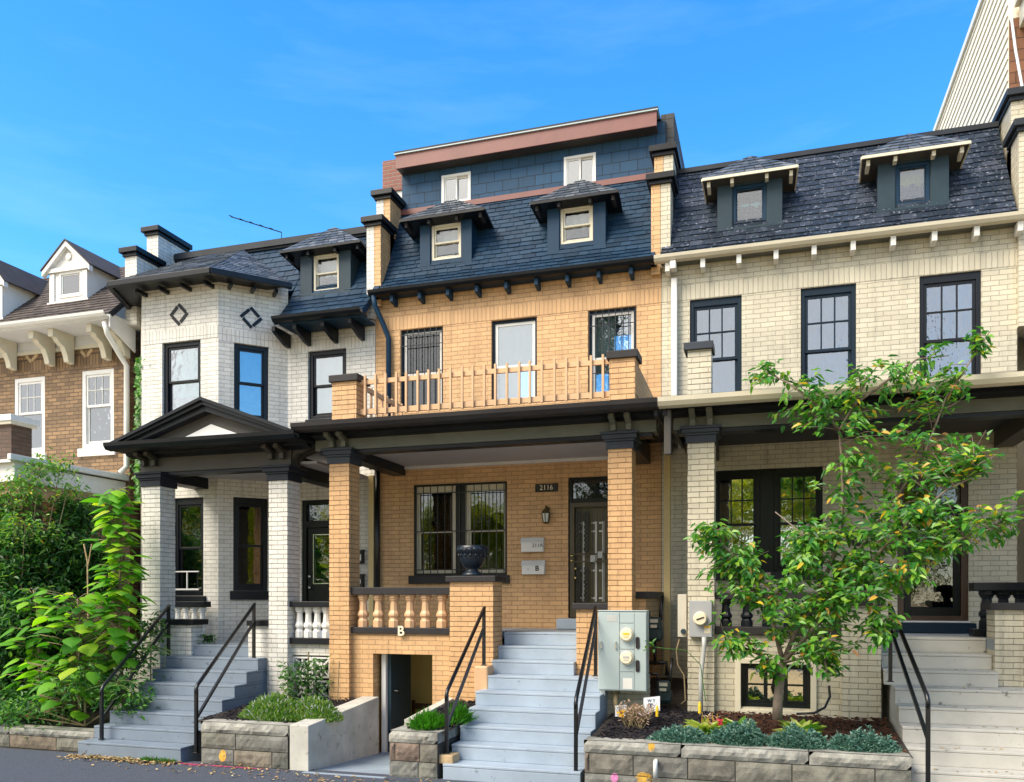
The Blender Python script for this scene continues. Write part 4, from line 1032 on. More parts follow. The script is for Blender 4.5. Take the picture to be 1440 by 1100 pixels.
PA = [(12.48, 7.50), (13.0, 8.0), (14.4, 9.25)]
roof_from_profile(hA, PA, ax0, PX(152, 12.5) + .05, 'slate_brown', 'flashing', expo=.13, wid=.2)
xe = PX(150, 12.45)
MB().prism_x([(y - .50, z + .02) for y, z in gp], ax0, xe).build('gutter', 'white_paint', hA)
MB().box(ax0, xe - .02, 12.5, Y0 - .002, 7.40, 7.44).build('soffit', 'grey_white', hA)
MB().box(ax0, xe - .02, Y0 - .05, Y0 - .003, 7.14, 7.20).build('moulding', 'cream_paint', hA)
MB().box(ax0, xe - .02, Y0 - .02, Y0 - .003, 7.2, 7.40).build('cornice_frieze', 'grey_white', hA)
for px in (12, 66, 93, 146, 172):
    x = PX(px, 13.0)
    MB().prism([(x - .06, 12.62, 7.40), (x - .06, 12.62, 7.25), (x - .06, 12.72, 7.25), (x - .06, 12.76, 7.19), (x - .06, 12.90, 7.12), (x - .06, 12.97, 6.98), (x - .06, 13.0, 6.86), (x - .06, Y0 - .055, 6.84), (x - .06, Y0 - .055, 7.40)], (.12, 0, 0)).build('bracket', 'cream_paint', hA, bevel=.006)
for px, py in ((45, 499), (122, 492)): 
    x, z = PX(px, Y0), PZ(px, py, Y0)
    d = MB()
    for k in range(4):
        a = k * math.pi / 2; p = Vector((x + .15 * math.cos(a), Y0 - .008, z + .15 * math.sin(a))); q = Vector((x + .15 * math.cos(a + math.pi / 2), Y0 - .008, z + .15 * math.sin(a + math.pi / 2)))
        d.bar(p.lerp(q, .12), p.lerp(q, .95), .065, .02, up=(0, 1, 0))
    d.build('diamond_inlay', 'tan_block', hA)
xd = PX(177, 13.1)
MB().tube([(xe - .1, 12.5, 7.35), (xe - .08, 12.55, 7.15), (xd - .03, 13.0, 6.85), (xd, 13.12, 6.7), (xd, 13.12, 4.75), (xd - .1, 13.05, 4.62)], .05, 10).build('downspout', 'white_paint', hA, smooth=True)
MB().prism([(xe, 12.5, 7.5), (xe, 12.5, 7.25), (xe, 13.15, 6.95), (xe, 13.15, 7.5)], (.03, 0, 0)).build('cornice_end', 'grey_white', hA)
def gable_dormer(par, pl, pr, pbot, pap, peave, win, prof):
    yf = ray_roof((pl + pr) / 2, pbot, prof); zb = prof_z(prof, yf)
    xa, xb = PX(pl, yf), PX(pr, yf); ze = PZ((pl + pr) / 2, peave, yf); zt = PZ((pl + pr) / 2, pap, yf)
    wx0, wx1 = PX(win[0], yf), PX(win[1], yf); wz1, wz0 = PZ((win[0] + win[1]) / 2, win[2], yf), PZ((win[0] + win[1]) / 2, win[3], yf)
    m = MB(); wall(m, xa, xb, zb - .15, ze, yf, [(wx0, wx1, wz0, wz1)], dep=.1)
    m.quad((xa, yf + 1.3, zb - .1), (xa, yf, zb - .1), (xa, yf, ze), (xa, yf + 1.3, ze)); m.quad((xb, yf, zb - .1), (xb, yf + 1.3, zb - .1), (xb, yf + 1.3, ze), (xb, yf, ze))
    xm = (xa + xb) / 2
    m.add([(xa, yf, ze), (xb, yf, ze), (xm, yf, zt - .1)], [(0, 1, 2)])
    d = m.build('dormer', 'white_paint', par, fix=False)
    o = .12; f = MB()
    for s in (-1, 1):
        hx = (xb - xa) / 2 + o
        f.prism_y([(xm, zt), (xm + s * hx, ze - .05), (xm + s * hx, ze - .16), (xm, zt - .11)], yf - .10, yf - .002)
    f.box(xa - .04, xb + .04, yf - .06, yf - .003, ze - .09, ze - .01)
    f.lathe(xm, (ze + zt) / 2 - .04, [(.07, yf - .03), (.05, yf - .02), (.05, yf - .002)], 14, axis='y')
    f.box(xa, xa + .12, yf - .03, yf - .003, zb, ze - .1); f.box(xb - .12, xb, yf - .03, yf - .003, zb, ze - .1); f.box(xa - .04, xb + .04, yf - .05, yf - .003, zb - .06, zb)
    f.build('dormer_trim', 'white_paint', d, bevel=.004)
    r = MB()
    for s in (-1, 1):
        hx = (xb - xa) / 2 + o + .02
        r.prism_y([(xm, zt + .03), (xm + s * hx, ze - .03), (xm + s * hx, ze - .05), (xm, zt)], yf - .12, yf + 1.4)
    r.build('dormer_roof', 'slate_brown', d)
    window(d, wx0, wx1, wz0, wz1, yf, fm='white_paint', fw=.05, sw=.025, mid=0, gm='glass_sky', rec=-.02, flat=True, bl=[('curtain_blue', 0, 1, 0, 1)])
gable_dormer(hA, 71, 124, 424, 341, 376, (84, 116, 382, 418), PA)
gable_dormer(hA, -32, 5, 450, 362, 398, (-25, -8, 405, 440), PA)
# porch at far left
MB().prism([(-11.92, 10.6, 4.50), (-15.5, 10.6, 4.50), (-15.5, 13.19, 4.62), (-11.92, 13.19, 4.62)], (0, 0, -.05)).build('porch_roof', 'grey_white', hA)
MB().box(-15.5, -11.95, 10.7, 13.19, 4.15, 4.46).build('porch_fascia', 'white_paint', hA)
MB().box(-11.94, -11.86, 10.55, 13.19, 4.48, 4.58).build('porch_gutter', 'grey_white', hA, bevel=.01)
MB().box(-15.4, -12.0, 10.85, 11.2, 3.95, 4.149).build('porch_beam', 'tan_block', hA)
MB().box(-12.5, -12.05, 10.95, 11.35, 0, 3.95).build('column', 'brown_brick', hA)
ppx = PX(22, 11.3); zp0 = 4.52; zp1 = PZ(10, 597, 11.2)
c = MB().box(PX(-10, 11.2) - .1, PX(16, 11.2), 11.2, 11.62, 4.5, zp1).build('roof_pier', 'dark_brick', hA)
MB().box(PX(-10, 11.2) - .16, PX(16, 11.2) + .06, 11.14, 11.68, zp1, zp1 + .05).build('pier_moulding', 'cream_paint', c)
MB().box(PX(-10, 11.2) - .18, PX(16, 11.2) + .09, 11.11, 11.71, zp1 + .051, zp1 + .16).build('pier_cap', 'grey_white', c, bevel=.008)
MB().box(-15.5, -11.8, 11.2, 13.19, .2, 1.4).build('porch_base', 'brown_brick', hA)

# ================================================================ CREAM HOUSE (right)
PD = [(12.95, 7.49), (13.1, 7.66), (13.3, 8.0), (14.05, 9.3)]
hD = thing('row_house', 'cream painted brick row house with cracked purple slate mansard behind the small tree', 'house', (.9, Y0, 0))
dx0, dx1 = -1.606, 3.34
DW = [(PX(970, Y0), PX(1043, Y0)), (PX(1126, Y0), PX(1204, Y0)), (PX(1293, Y0), PX(1380, Y0))]
DW = [(a, b, 5.0, 6.865) for a, b in DW]
GD = (PX(1003, Y0), PX(1157, Y0), 2.6, PZ(1080, 659, Y0)); DD = (PX(1262, Y0), PX(1362, Y0), 1.86, PZ(1312, 668, Y0))
mb = MB(); wall(mb, dx0, dx1, -.2, 7.45, Y0, DW + [GD, DD]); mb.quad((dx0, Y0, 7.45), (dx1, Y0, 7.45), (dx1, Y0, 7.62), (dx0, Y0, 7.62)); shell(mb, dx0, dx1, Y0, 22, -.2, 7.45, top=False); roof_cheeks(mb, PD, dx0, dx1)
mb.build('wall', 'cream_brick', hD, fix=False)
MB().box(dx0, dx1, Y0 - .005, Y0 - .001, 6.872, 7.11).build('soldier_course', 'cream_soldier', hD)
for i, a in enumerate(DW):
    window(hD, *a, Y0, fm='frame_navy' if i < 2 else 'black_paint', fw=.06, wt=.11, sw=.045, mid=.51, mun=(3, 2, .022), gm='glass_wavy', rec=.03, bl=[('curtain_steel', 0, 1, 0, 1)] if i < 2 else [('curtain_slate', 0, .7, 0, 1), ('amber_reflection', .72, 1, .38, .8)])
gm_ = (GD[0] + GD[1]) / 2
MB().box(gm_ - .10, gm_ + .10, Y0 + .02, Y0 + .16, GD[2], GD[3]).build('mullion', 'door_black', hD, bevel=.005)
for i, (a, b) in enumerate(((GD[0], gm_ - .101), (gm_ + .101, GD[1]))):
    window(hD, a, b, GD[2], GD[3], Y0, fm='door_black', fw=.06, sw=.04, wt=.1, mid=.48, mun=(3, 2, .02), gm='glass_dim', rec=.03, bl=[('amber_reflection', .0, 1, 0, .5), ('curtain_olive', 0, 1, .55, .75)] if i == 0 else [('curtain_olive', 0, 1, 0, .7)], sill=('charcoal_trim', .05, .12))
mb = MB(); frame_boxes(mb, DD[0], DD[1], DD[2], DD[3], Y0 + .03, Y0 + .13, .09); zt = DD[3] - .42; mb.box(DD[0] + .09, DD[1] - .09, Y0 + .03, Y0 + .13, zt - .06, zt)
dD = mb.build('door', 'dark_wood', hD, bevel=.004)
MB().box(DD[0] + .1, DD[1] - .1, Y0 + .08, Y0 + .088, zt + .01, DD[3] - .1).build('transom_pane', 'glass_dark', dD)
mb = MB(); frame_boxes(mb, DD[0] + .095, DD[1] - .095, DD[2] + .01, zt - .065, Y0 + .06, Y0 + .10, .09, wb=.2); mb.build('storm_door', 'door_black', dD, bevel=.004)
MB().box(DD[0] + .19, DD[1] - .19, Y0 + .075, Y0 + .082, DD[2] + .22, zt - .16).build('pane', 'glass_dark', dD)
MB().box(DD[0] + .15, DD[1] - .15, Y0 + .25, Y0 + .28, DD[2], zt).build('inner_door', 'navy_paint', dD)
MB().box(DD[0] - .05, DD[1] + .05, Y0 - .25, Y0 - .002, 1.712, DD[2] - .004).build('threshold', 'frame_navy', hD, bevel=.006)
MB().box(DD[0] - .02, DD[1] + .02, Y0 - .03, Y0 + .1, DD[2] - .003, DD[2] + .02).build('door_sill', 'grey_white', hD)
roof_from_profile(hD, PD, -1.60, 3.30, 'slate_purple', 'flashing', expo=.12, wid=.21)
MB().box(-1.6, 3.3, 13.99, 14.2, 9.27, 9.345).build('ridge_flashing', 'flashing', hD)
MB().box(-1.6, 3.3, 14.2, 22, 9.2, 9.34).build('flat_roof', 'flashing', hD)
MB().prism_x([(y, z + .0) for y, z in gp], -1.685, 3.6).build('gutter', 'cream_paint', hD)
MB().box(-1.6, 3.34, 13.02, Y0 - .003, 7.42, 7.44).build('soffit', 'frieze_grey', hD)
for i in range(10):
    x = -1.49 + i * .535
    MB().prism([(x - .035, 12.97, 7.27), (x - .035, 12.97, 7.408), (x - .035, 13.15, 7.408), (x - .035, 13.15, 7.25)], (.07, 0, 0)).build('rafter_tail', 'white_paint', hD, bevel=.004)
parapet(hD, -1.612, -1.46, 'cream_brick', 'black_paint', b0=7.4, cx=False)
parapet(hD, 3.34, 3.72, 'cream_brick', 'flashing', b0=6.0)
DMD = ('slate_paint', 'slate_silver', 'cream_paint', 'frieze_brown', ('cream_paint', 'cream_paint'))
wk = dict(fm='navy_paint', sm='navy_paint', fw=.045, sw=.02, mid=0, gm='glass_clear')
hip_dormer(hD, PD, (1010, 1099), (1055, 317), ((991, 250), (1124, 233)), (1052, 220), (1030, 1077, 259, 317), DMD, dict(bl=[('curtain_teal', 0, 1, 0, .7)], **wk))
hip_dormer(hD, PD, (1235, 1333), (1284, 289), ((1213, 223), (1364, 196)), (1278, 188), (1257, 1305, 229, 287), DMD, dict(bl=[('curtain_olive', 0, 1, 0, 1)], **wk))
# downspouts
x = PX(948, 13.1)
MB().box(x - .045, x + .045, 13.08, 13.19, 4.86, 7.2).box(x - .045, x + .045, 12.9, 13.08, 7.28, 7.40).build('downspout', 'white_paint', hD, bevel=.01)
x = PX(938.5, 12.95)
MB().box(x - .05, x + .05, 12.90, 12.99, 1.05, 4.62).build('downspout', 'tan_pipe', hD, bevel=.01)
# porch
gx = 4.4
c0 = (-1.01, -.67)
c = course_column(c0[0], c0[1], YC, YC + .36, .3, colZ + .02).build('column', 'cream_brick', hD)
stack(c0[0], c0[1], YC, YC + .36, [(colZ + .02, colZ + .12, .025), (colZ + .121, colZ + .15, .045), (colZ + .151, colZ + .20, .07), (colZ + .201, colZ + .235, .095)]).build('capital', 'capital_grey', c, bevel=.005)
c = course_column(3.0, 3.34, YC, YC + .36, .3, colZ + .02).build('column', 'cream_brick', hD)
MB().box(-1.20, gx, YC + .02, YC + .3, 4.435, 4.658).build('frieze', 'frieze_grey', hD, bevel=.006)
MB().box(-1.15, gx, YC + .05, YC + .27, 4.385, 4.433).build('architrave', 'black_paint', hD)
for x0 in (-.96, 3.05): MB().box(x0, x0 + .24, YC + .302, 13.19, 4.33, 4.65).build('porch_beam', 'frieze_brown', hD)
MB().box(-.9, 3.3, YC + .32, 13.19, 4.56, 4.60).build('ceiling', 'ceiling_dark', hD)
MB().prism_x([(10.95, 4.63), (11.06, 4.60), (11.115, 4.59), (11.115, 4.658), (10.95, 4.658)], -1.28, gx).build('crown_moulding', 'black_paint', hD)
MB().box(-1.28, gx, 10.70, 13.19, 4.66, 4.728).build('porch_soffit', 'black_paint', hD)
MB().prism_x(pg, -1.33, gx).build('porch_gutter', 'cream_paint', hD)
MB().prism_x([(10.695, 4.73), (13.19, 4.73), (13.19, 4.95), (10.695, 4.79)], -1.30, gx).build('porch_roof', 'flashing', hD)
MB().box(-1.29, -1.24, 10.70, 13.19, 4.55, 4.658).build('side_cornice', 'black_paint', hD)
for x in (-.98, -.76): bracket(hD, x, 'frieze_grey')
for y in (YC + .06, 12.9): MB().prism([(-1.205, y, 4.655), (-1.24, y, 4.655), (-1.24, y, 4.58), (-1.205, y, 4.42)], (0, .08, 0)).build('bracket', 'frieze_brown', hD)
x = PX(939, 10.75); MB().box(x - .045, x + .045, 10.72, 10.80, 4.05, 4.625).build('shaded_downspout', 'frieze_brown', hD, bevel=.01)  # dark brown length paints the soffit's shade on the upper pipe
a, b = PX(967, 11.2), PX(1000, 11.2)
zt_ = PZ(985, 492, 11.2)
c = course_column(a, b, 11.2, 11.5, 4.77, zt_).build('roof_pier', 'cream_brick', hD)
MB().box(a - .05, b + .03, 11.15, 11.55, zt_, zt_ + .10).build('pier_cap', 'capital_grey', c, bevel=.008)
pw = (PX(1042, 11.2), PX(1140, 11.2), PZ(1090, 996, 11.2), PZ(1090, 932, 11.2))
sx0 = 1.36
mb = MB(); wall(mb, c0[1] - .1, PX(1185, 11.2), 0, PZ(1095, 893, 11.2), 11.2, [pw], dep=.2); mb.build('porch_wall', 'cream_brick', hD, fix=False)
c = course_column(PX(1184, YC), 1.335, YC + .02, YC + .42, .3, PZ(1210, 852, YC)).build('stair_pier', 'cream_brick', hD)
MB().box(PX(1184, YC) - .05, 1.38, YC - .03, YC + .47, PZ(1210, 852, YC), PZ(1210, 843, YC)).build('pier_cap', 'charcoal_trim', c, bevel=.008)
w = window(hD, *pw, 11.2, fm='door_black', fw=.05, sw=.04, mid=0, gm='glass_dim', rec=.06)
m = MB(); xm0, xm1 = pw[0] + .05, pw[1] - .05
for f in (.34, .67): m.box(xm0 + (xm1 - xm0) * f - .025, xm0 + (xm1 - xm0) * f + .025, 11.272, 11.315, pw[2] + .051, pw[3] - .051)
zz = (pw[2] + pw[3]) / 2; m.box(xm0, xm1, 11.279, 11.309, zz - .012, zz + .012); m.build('muntin', 'door_black', w)
mb = MB(); frame_boxes(mb, pw[0] - .07, pw[1] + .07, pw[2] - .09, pw[3] + .05, 11.17, 11.198, .068); mb.build('window_surround', 'cream_paint', hD, bevel=.005)
curtain(pw[0], pw[1], pw[2], pw[3], 11.5, None, w, 'curtain_olive', 'curtain')
bal = MB().box(c0[1], PX(1184, 11.2), 11.15, 11.42, PZ(1090, 893, 11.17), PZ(1090, 882, 11.17)).build('balustrade', 'charcoal_trim', hD, bevel=.008)
MB().box(c0[1], PX(1184, 11.2), 11.15, 11.42, PZ(1090, 843, 11.17), PZ(1090, 833, 11.17)).build('top_rail', 'charcoal_trim', bal, bevel=.008)
for i in range(7): baluster(bal, c0[1] + .14 + i * .265, 11.28, PZ(1090, 882, 11.17), PZ(1090, 843, 11.17), 'black_paint')
MB().box(-.99, 1.36, 11.24, 13.19, 1.58, zF).box(1.36, 2.6, 11.88, 13.19, 1.58, zF - .004).box(2.6, 3.6, 11.24, 13.19, 1.58, zF).build('porch_floor', 'porch_floor', hD)
MB().box(c0[0], -.72, 11.4, 13.19, 0, 1.579).build('porch_base', 'cream_brick', hD)
za_ = PZ(1425, 858, 11.2)
c = course_column(2.60, 3.3, 11.2, 11.6, .5, za_).build('stair_pier', 'cream_brick', hD)
MB().box(2.54, 3.36, 11.15, 11.65, za_, za_ + .085).build('pier_cap', 'charcoal_trim', c, bevel=.008)
yb_ = 11.9
q = [PZ(1405, v, yb_) for v in (819, 831, 886, 892)]
bal = MB().box(PX(1369, yb_), 3.9, yb_, yb_ + .28, q[1], q[0]).build('balustrade', 'black_paint', hD, bevel=.01)
MB().box(PX(1369, yb_), 3.9, yb_, yb_ + .28, zF + .002, zF + .10).build('base_rail', 'black_paint', bal, bevel=.01)
for i in range(5): baluster(bal, PX(1379, yb_) + .10 + i * .19, yb_ + .14, zF + .10, q[1], 'black_paint', r=.095)
stairs('front_steps', 'scuffed beige concrete steps climbing to the storm door of the cream house', 'step_beige', 1.44, 3.4, 9.28, 9, 1.71, .03, top=(1.36, 2.595))
handrail('black iron handrail on the beige steps right of the small tree', PX(1252, 10.72), PX(1305, 9.36), 10.72, 9.36, PZ(1252, 852, 10.72), PZ(1252, 959, 10.72), PZ(1305, 982, 9.36), .20, HR)
plaque(PX(1198, Y0), PX(1231, Y0), PZ(1214, 768, Y0), PZ(1214, 747, Y0), Y0 - .002, '2118', .13, 'black house number plaque half hidden behind tree leaves on cream brick')

# ================================================================ TALL HOUSE (far right)
hE = thing('row_house', 'tall house with cream lap siding flank and brown shingled front, cropped at right', 'house', (5.5, 14.4, 0))
ex = 3.52; zE = 12.36
m = MB(); ye = 14.35
z = 6.0
while z < zE - .05:
    m.prism([(ex - .025, ye, z), (ex - .005, ye, z + .165), (ex + .1, ye, z + .165), (ex + .1, ye, z)], (0, 14, 0)); z += .165
m.build('side_wall', 'siding_cream', hE)
MB().box(ex + .1, 9, ye, 28, -.2, zE).build('wall', 'siding_cream', hE)
MB().box(ex - .06, 9, ye - .1, 28.3, zE + .002, zE + .12).build('roof', 'white_paint', hE)
MB().box(ex - .0, 9, ye - .06, ye - .002, 7.0, PZ(1420, 30, ye)).build('front_cladding', 'brown_shingle', hE)
zc1 = PZ(1428, 28, ye - .3)
MB().box(ex + .12, 9, ye - .35, ye - .07, zc1, zc1 + .32).box(ex + .05, 9, ye - .5, ye - .07, zc1 + .321, zc1 + .42).build('cornice', 'cream_paint', hE, bevel=.01)
pts = [P3(1419, -20, 14.0), P3(1421, 15, 14.0), P3(1428, 70, 13.9), P3(1437, 120, 13.7), P3(1444, 150, 13.4)]
MB().tube(pts, .02, 6).build('cable', 'white_paint', hE, smooth=True)
MB().box(3.72, 9, Y0 + .0, ye - .07, -.2, 7.2).build('lower_wall', 'white_brick', hE)
# ================================================================ GROUND
def struct(o): return tag(o, kind='structure')
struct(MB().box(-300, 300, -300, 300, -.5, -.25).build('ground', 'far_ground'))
struct(MB().box(-60, 60, 4.4, 9.33, -.24, .03).build('pavement', 'asphalt'))
struct(MB().box(-60, 60, 4.2, 4.395, -.24, .035).build('kerb', 'concrete'))
struct(MB().box(-60, 60, -5.0, 4.195, -.24, -.10).build('road', 'bounce_tan'))
struct(MB().box(-60, 60, -8.5, -5.0, -.24, .03).build('far_pavement', 'concrete'))
m = MB(); m.prism_x([(9.1, .036), (11.45, -.12), (11.45, -.2), (9.1, -.2)], -5.56, -4.43)
struct(m.build('basement_passage', 'passage_floor'))

def stone_wall(name, label, x0, x1, yf, z0, zt, loc, cap=.14, capm='stone_pale', side=None, thick=.28):
    t = thing(name, label, 'retaining wall', loc)
    MB().box(x0 + .01, x1 - .01, yf + .025, yf + thick, z0 - .2, zt - cap).build('core', 'mortar', t)
    hs = (zt - cap - z0); rows = max(1, round(hs / .20)); rh = hs / rows
    m = MB()
    def rough(a, b, c, d, dep=.022):
        nx, nz = max(3, int((b - a) / .045)), max(3, int((d - c) / .045)); vs = []; fs = []
        seed = U(0, 50)
        for j in range(nz + 1):
            for i in range(nx + 1):
                u_, v_ = i / nx, j / nz; e = min(u_, 1 - u_, .12) / .12 * min(v_, 1 - v_, .18) / .18
                x, z = a + (b - a) * u_, c + (d - c) * v_
                n_ = noise.noise(Vector((x * 9 + seed, z * 9, seed))) * .6 + noise.noise(Vector((x * 25, z * 25 + seed, 3))) * .4
                vs.append((x, yf + .018 - e * dep * (.7 + n_), z))
        for j in range(nz):
            for i in range(nx): k = j * (nx + 1) + i; fs.append((k, k + 1, k + nx + 2, k + nx + 1))
        o = len(vs)
        vs += [(a, yf + .05, c), (b, yf + .05, c), (b, yf + .05, d), (a, yf + .05, d)]
        bl, brr, tl, tr = 0, nx, nz * (nx + 1), nz * (nx + 1) + nx
        fs += [tuple(list(range(bl, brr + 1)) + [o + 1, o]), tuple([tl, o + 3, o + 2] + list(range(tr, tl, -1))),]
        m.add(vs, fs)
    for r in range(rows):
        x = x0 + (U(0, .12) if r % 2 else 0)
        if x > x0 + .03: rough(x0, x - .01, z0 + r * rh + .006, z0 + (r + 1) * rh - .006)
        else: x = x0
        while x < x1 - .05:
            w = U(.4, .95) if x1 - x0 > 1 else U(.3, .5)
            if x + w > x1 - .22: w = x1 - x
            rough(x, x + w - .012, z0 + r * rh + .006, z0 + (r + 1) * rh - .006); x += w
    m.build('stones', 'stone_block', t, fix=False)
    m = MB(); x = x0 - .01
    while x < x1 - .05:
        w = U(.9, 1.4)
        if x + w > x1 - .3: w = x1 - x
        rough(x, x + w - .01, zt - cap + .004, zt, .03)
        m.box(x, x + w - .01, yf + .018, yf + thick, zt - cap + .006, zt); x += w
    m.build('capstones', capm, t, fix=False)
    return t
# right planter
zcapR = .60
t = stone_wall('retaining_wall', 'long low granite block planter wall with pale capstones in front of the cream house', -1.985, 1.40, 9.2, .0, zcapR, (-.3, 9.2, 0))
def chalk(px, py, w, h, mat, par, y=9.2):
    """sprayed utility mark: speckles laid on the rough stone face"""
    from mathutils.bvhtree import BVHTree
    vs, fs = [], []
    for ch in par.children:
        o = len(vs); vs += [v.co.copy() for v in ch.data.vertices]; fs += [[o + i for i in p.vertices] for p in ch.data.polygons]
    tree = BVHTree.FromPolygons(vs, fs); x, z = PX(px, y), PZ(px, py, y); m = MB()
    for _ in range(1100):
        a_, b_ = U(0, 6.283), R() ** .75 * .5; qx, qz = x + w * b_ * math.cos(a_), z + h * b_ * math.sin(a_)
        hit = tree.ray_cast(Vector((qx, 8, qz)), Vector((0, 1, 0)))[0]
        if hit is None or hit.y > 9.26: continue
        r_ = U(.0015, .0045); n = 6; c = hit.y - .002
        m.add([(qx + r_ * U(.6, 1.3) * math.cos(a * 1.047), c, qz + r_ * U(.6, 1.3) * math.sin(a * 1.047)) for a in range(n)], [tuple(range(n))])
    m.build('paint_mark', mat, par, fix=False)
chalk(916, 1049, .07, .12, 'yellow_chalk', t); chalk(905, 1095, .18, .14, 'yellow_chalk', t); chalk(864, 1094, .08, .10, 'pink_chalk', t)
px_, pz_ = PX(922, 9.15), PZ(922, 1080, 9.15)
o = MB().tube([(px_, 9.22, pz_ + .07), (px_, 9.14, pz_ + .07), (px_, 9.12, pz_ + .04), (px_, 9.12, pz_ - .10)], .025, 10).build('drain_pipe', 'white_paint', None, smooth=True)
tag(o, 'short white plastic drain elbow poking out of the granite planter wall', 'pipe')
# left planters
t = stone_wall('retaining_wall', 'granite block planter wall with pale rough cap between the left steps and the passage', PX(282, 9.2), -5.82, 9.2, .03, .585, (-6.6, 9.2, 0))
chalk(313, 1063, .11, .15, 'yellow_chalk', t)
t = stone_wall('retaining_wall', 'short granite block planter wall between the basement passage and the middle steps', -4.43, -3.79, 9.24, .0, .585, (-4.1, 9.24, 0), thick=1.6)
t = stone_wall('retaining_wall', 'low pale stone garden edging below the leafy shrubs, partly out of frame', -15.5, -9.16, 9.5, .0, .30, (-11, 9.5, 0), cap=.11)
o = MB().prism([(-5.80, 9.21, .0), (-5.80, 9.21, .60), (-5.80, 11.19, .74), (-5.80, 11.19, -.2), (-5.80, 9.3, -.2)], (.27, 0, 0)).build('passage_wall', 'concrete', None, bevel=.008)
tag(o, 'smooth whitish concrete side wall along the left of the basement passage', 'wall')
o = MB().prism([(-4.44, 9.7, .0), (-4.44, 9.7, .66), (-4.44, 11.19, .78), (-4.44, 11.19, -.2), (-4.44, 9.7, -.2)], (.13, 0, 0)).build('passage_wall', 'concrete', None, bevel=.008)
tag(o, 'low whitish concrete kerb wall along the right of the basement passage', 'wall')
def bed(name, x0, x1, y0, y1, z0, z1, mat='soil'):
    nx, ny = 26, 14; vs = []; fs = []
    for j in range(ny + 1):
        for i in range(nx + 1):
            x, y = x0 + (x1 - x0) * i / nx, y0 + (y1 - y0) * j / ny
            vs.append((x, y, z0 + (z1 - z0) * j / ny + .02 * noise.noise(Vector((x * 4, y * 4, 1)))))
    for j in range(ny):
        for i in range(nx): k = j * (nx + 1) + i; fs.append((k, k + 1, k + nx + 2, k + nx + 1))
    return struct(MB().add(vs, fs).build(name, mat, None, fix=False))
bed('soil', -1.99, 1.43, 9.35, 11.25, .56, .70); bed('soil', -1.75, -.7, 11.1, 13.2, .70, .95)
bed('soil', -7.4, -5.80, 9.35, 11.3, .54, .68); bed('soil', -7.1, -6.25, 11.1, 11.5, .62, .68); bed('soil', -4.32, -3.76, 9.4, 11.2, .55, .74); bed('soil', -15.6, -9.12, 9.6, 13.2, .22, .45)
def mulch(label, x0, x1, y0, y1, zf, n, mat, name):
    m = MB()
    for _ in range(n):
        x, y = U(x0, x1), U(y0, y1); z = zf(x, y) + U(.0, .035); a = U(0, 6.3); l = U(.02, .05); w_ = U(.006, .014); tl = U(-.4, .4)
        d = Vector((math.cos(a), math.sin(a), tl)).normalized() * l; s_ = Vector((-math.sin(a), math.cos(a), U(-.5, .5))) * w_
        p = Vector((x, y, z)); m.add([p - d - s_, p + d - s_ * .5, p + d * .9 + s_, p - d * .8 + s_, p + Vector((0, 0, .012))], [(0, 1, 4), (1, 2, 4), (2, 3, 4), (3, 0, 4)])
    o = m.build(name, mat, None, fix=False); tag(o, label, 'mulch', kind='stuff')
zR = lambda x, y: .57 + .14 * (y - 9.35) / 1.9
mulch('black bark mulch heaped in front of the electric cabinet', -1.9, -.65, 9.42, 11.3, zR, 2600, 'mulch_black', 'black_mulch')
mulch('reddish brown bark mulch under the small tree', -.65, 1.38, 9.42, 11.15, zR, 2200, 'mulch_brown', 'brown_mulch')
mulch('dark bark mulch in the beds beside the basement passage', -7.3, -5.85, 9.42, 11.2, lambda x, y: .55 + .13 * (y - 9.35) / 1.9, 1300, 'mulch_black', 'black_mulch')
mulch('dark bark mulch in the narrow bed left of the middle steps', -4.3, -3.8, 9.45, 11.1, lambda x, y: .56 + .18 * (y - 9.4) / 1.8, 700, 'mulch_black', 'black_mulch')
# chalk on pavement, leaves
for px, py, w, h, mt in ((270, 1097, .35, .05, 'magenta_chalk'), (345, 1096, .5, .035, 'magenta_chalk'), (515, 1087, .7, .10, 'magenta_chalk'), (610, 1098, .3, .06, 'magenta_chalk'), (207, 1094, .16, .03, 'pink_chalk'), (312, 1085, .22, .04, 'magenta_chalk')):
    Y = 9.0
    for _ in range(30):
        if PZ(px, py, Y) > .034: Y -= .02
        elif PZ(px, py, Y) < .030: Y += .02
    Y = min(Y, 9.17 if px < 430 or px > 560 else 9.05)
    x = PX(px, Y); m = MB()
    for _ in range(420):
        qx, qy = x + random.gauss(0, w * .28), min(9.14, Y + random.gauss(0, h * .8)); r_ = U(.006, .016)
        m.add([(qx + r_ * U(.6, 1.3) * math.cos(a * 1.047), qy + r_ * math.sin(a * 1.047), .0345 + _ * 2e-6) for a in range(6)], [tuple(range(6))])
    struct(m.build('pavement_marking', mt, None, fix=False))
m = MB()
for _ in range(900):
    if R() < .62: x, y = U(-9.2, -7.4), 9.15 - abs(random.gauss(0, .09))
    else: x, y = U(-8.5, -1.0), U(8.6, 9.15)
    if -5.6 < x < -3.7 and y > 9.1: continue
    m.leaf((x, y, .036 + U(0, .02)), (U(-1, 1), U(-1, 1), U(-.1, .2)), (U(-.3, .3), U(-.3, .3), 1), U(.035, .075), U(.02, .04))
tag(m.build('fallen_leaves', 'fallen_leaf', None, fix=False), 'dry brown fallen leaves lying along the foot of the steps and on the asphalt', 'leaves', kind='stuff')
m = MB()
for _ in range(60):
    k = random.randint(2, 7); x = U(1.6, 3.0); y = 9.28 + .29 * (8 - k) + U(.02, .2); z = 1.71 - .1867 * k + .004
    m.leaf((x, y, z), (U(-1, 1), U(-1, 1), .1), (U(-.3, .3), U(-.3, .3), 1), U(.03, .055), U(.02, .03))
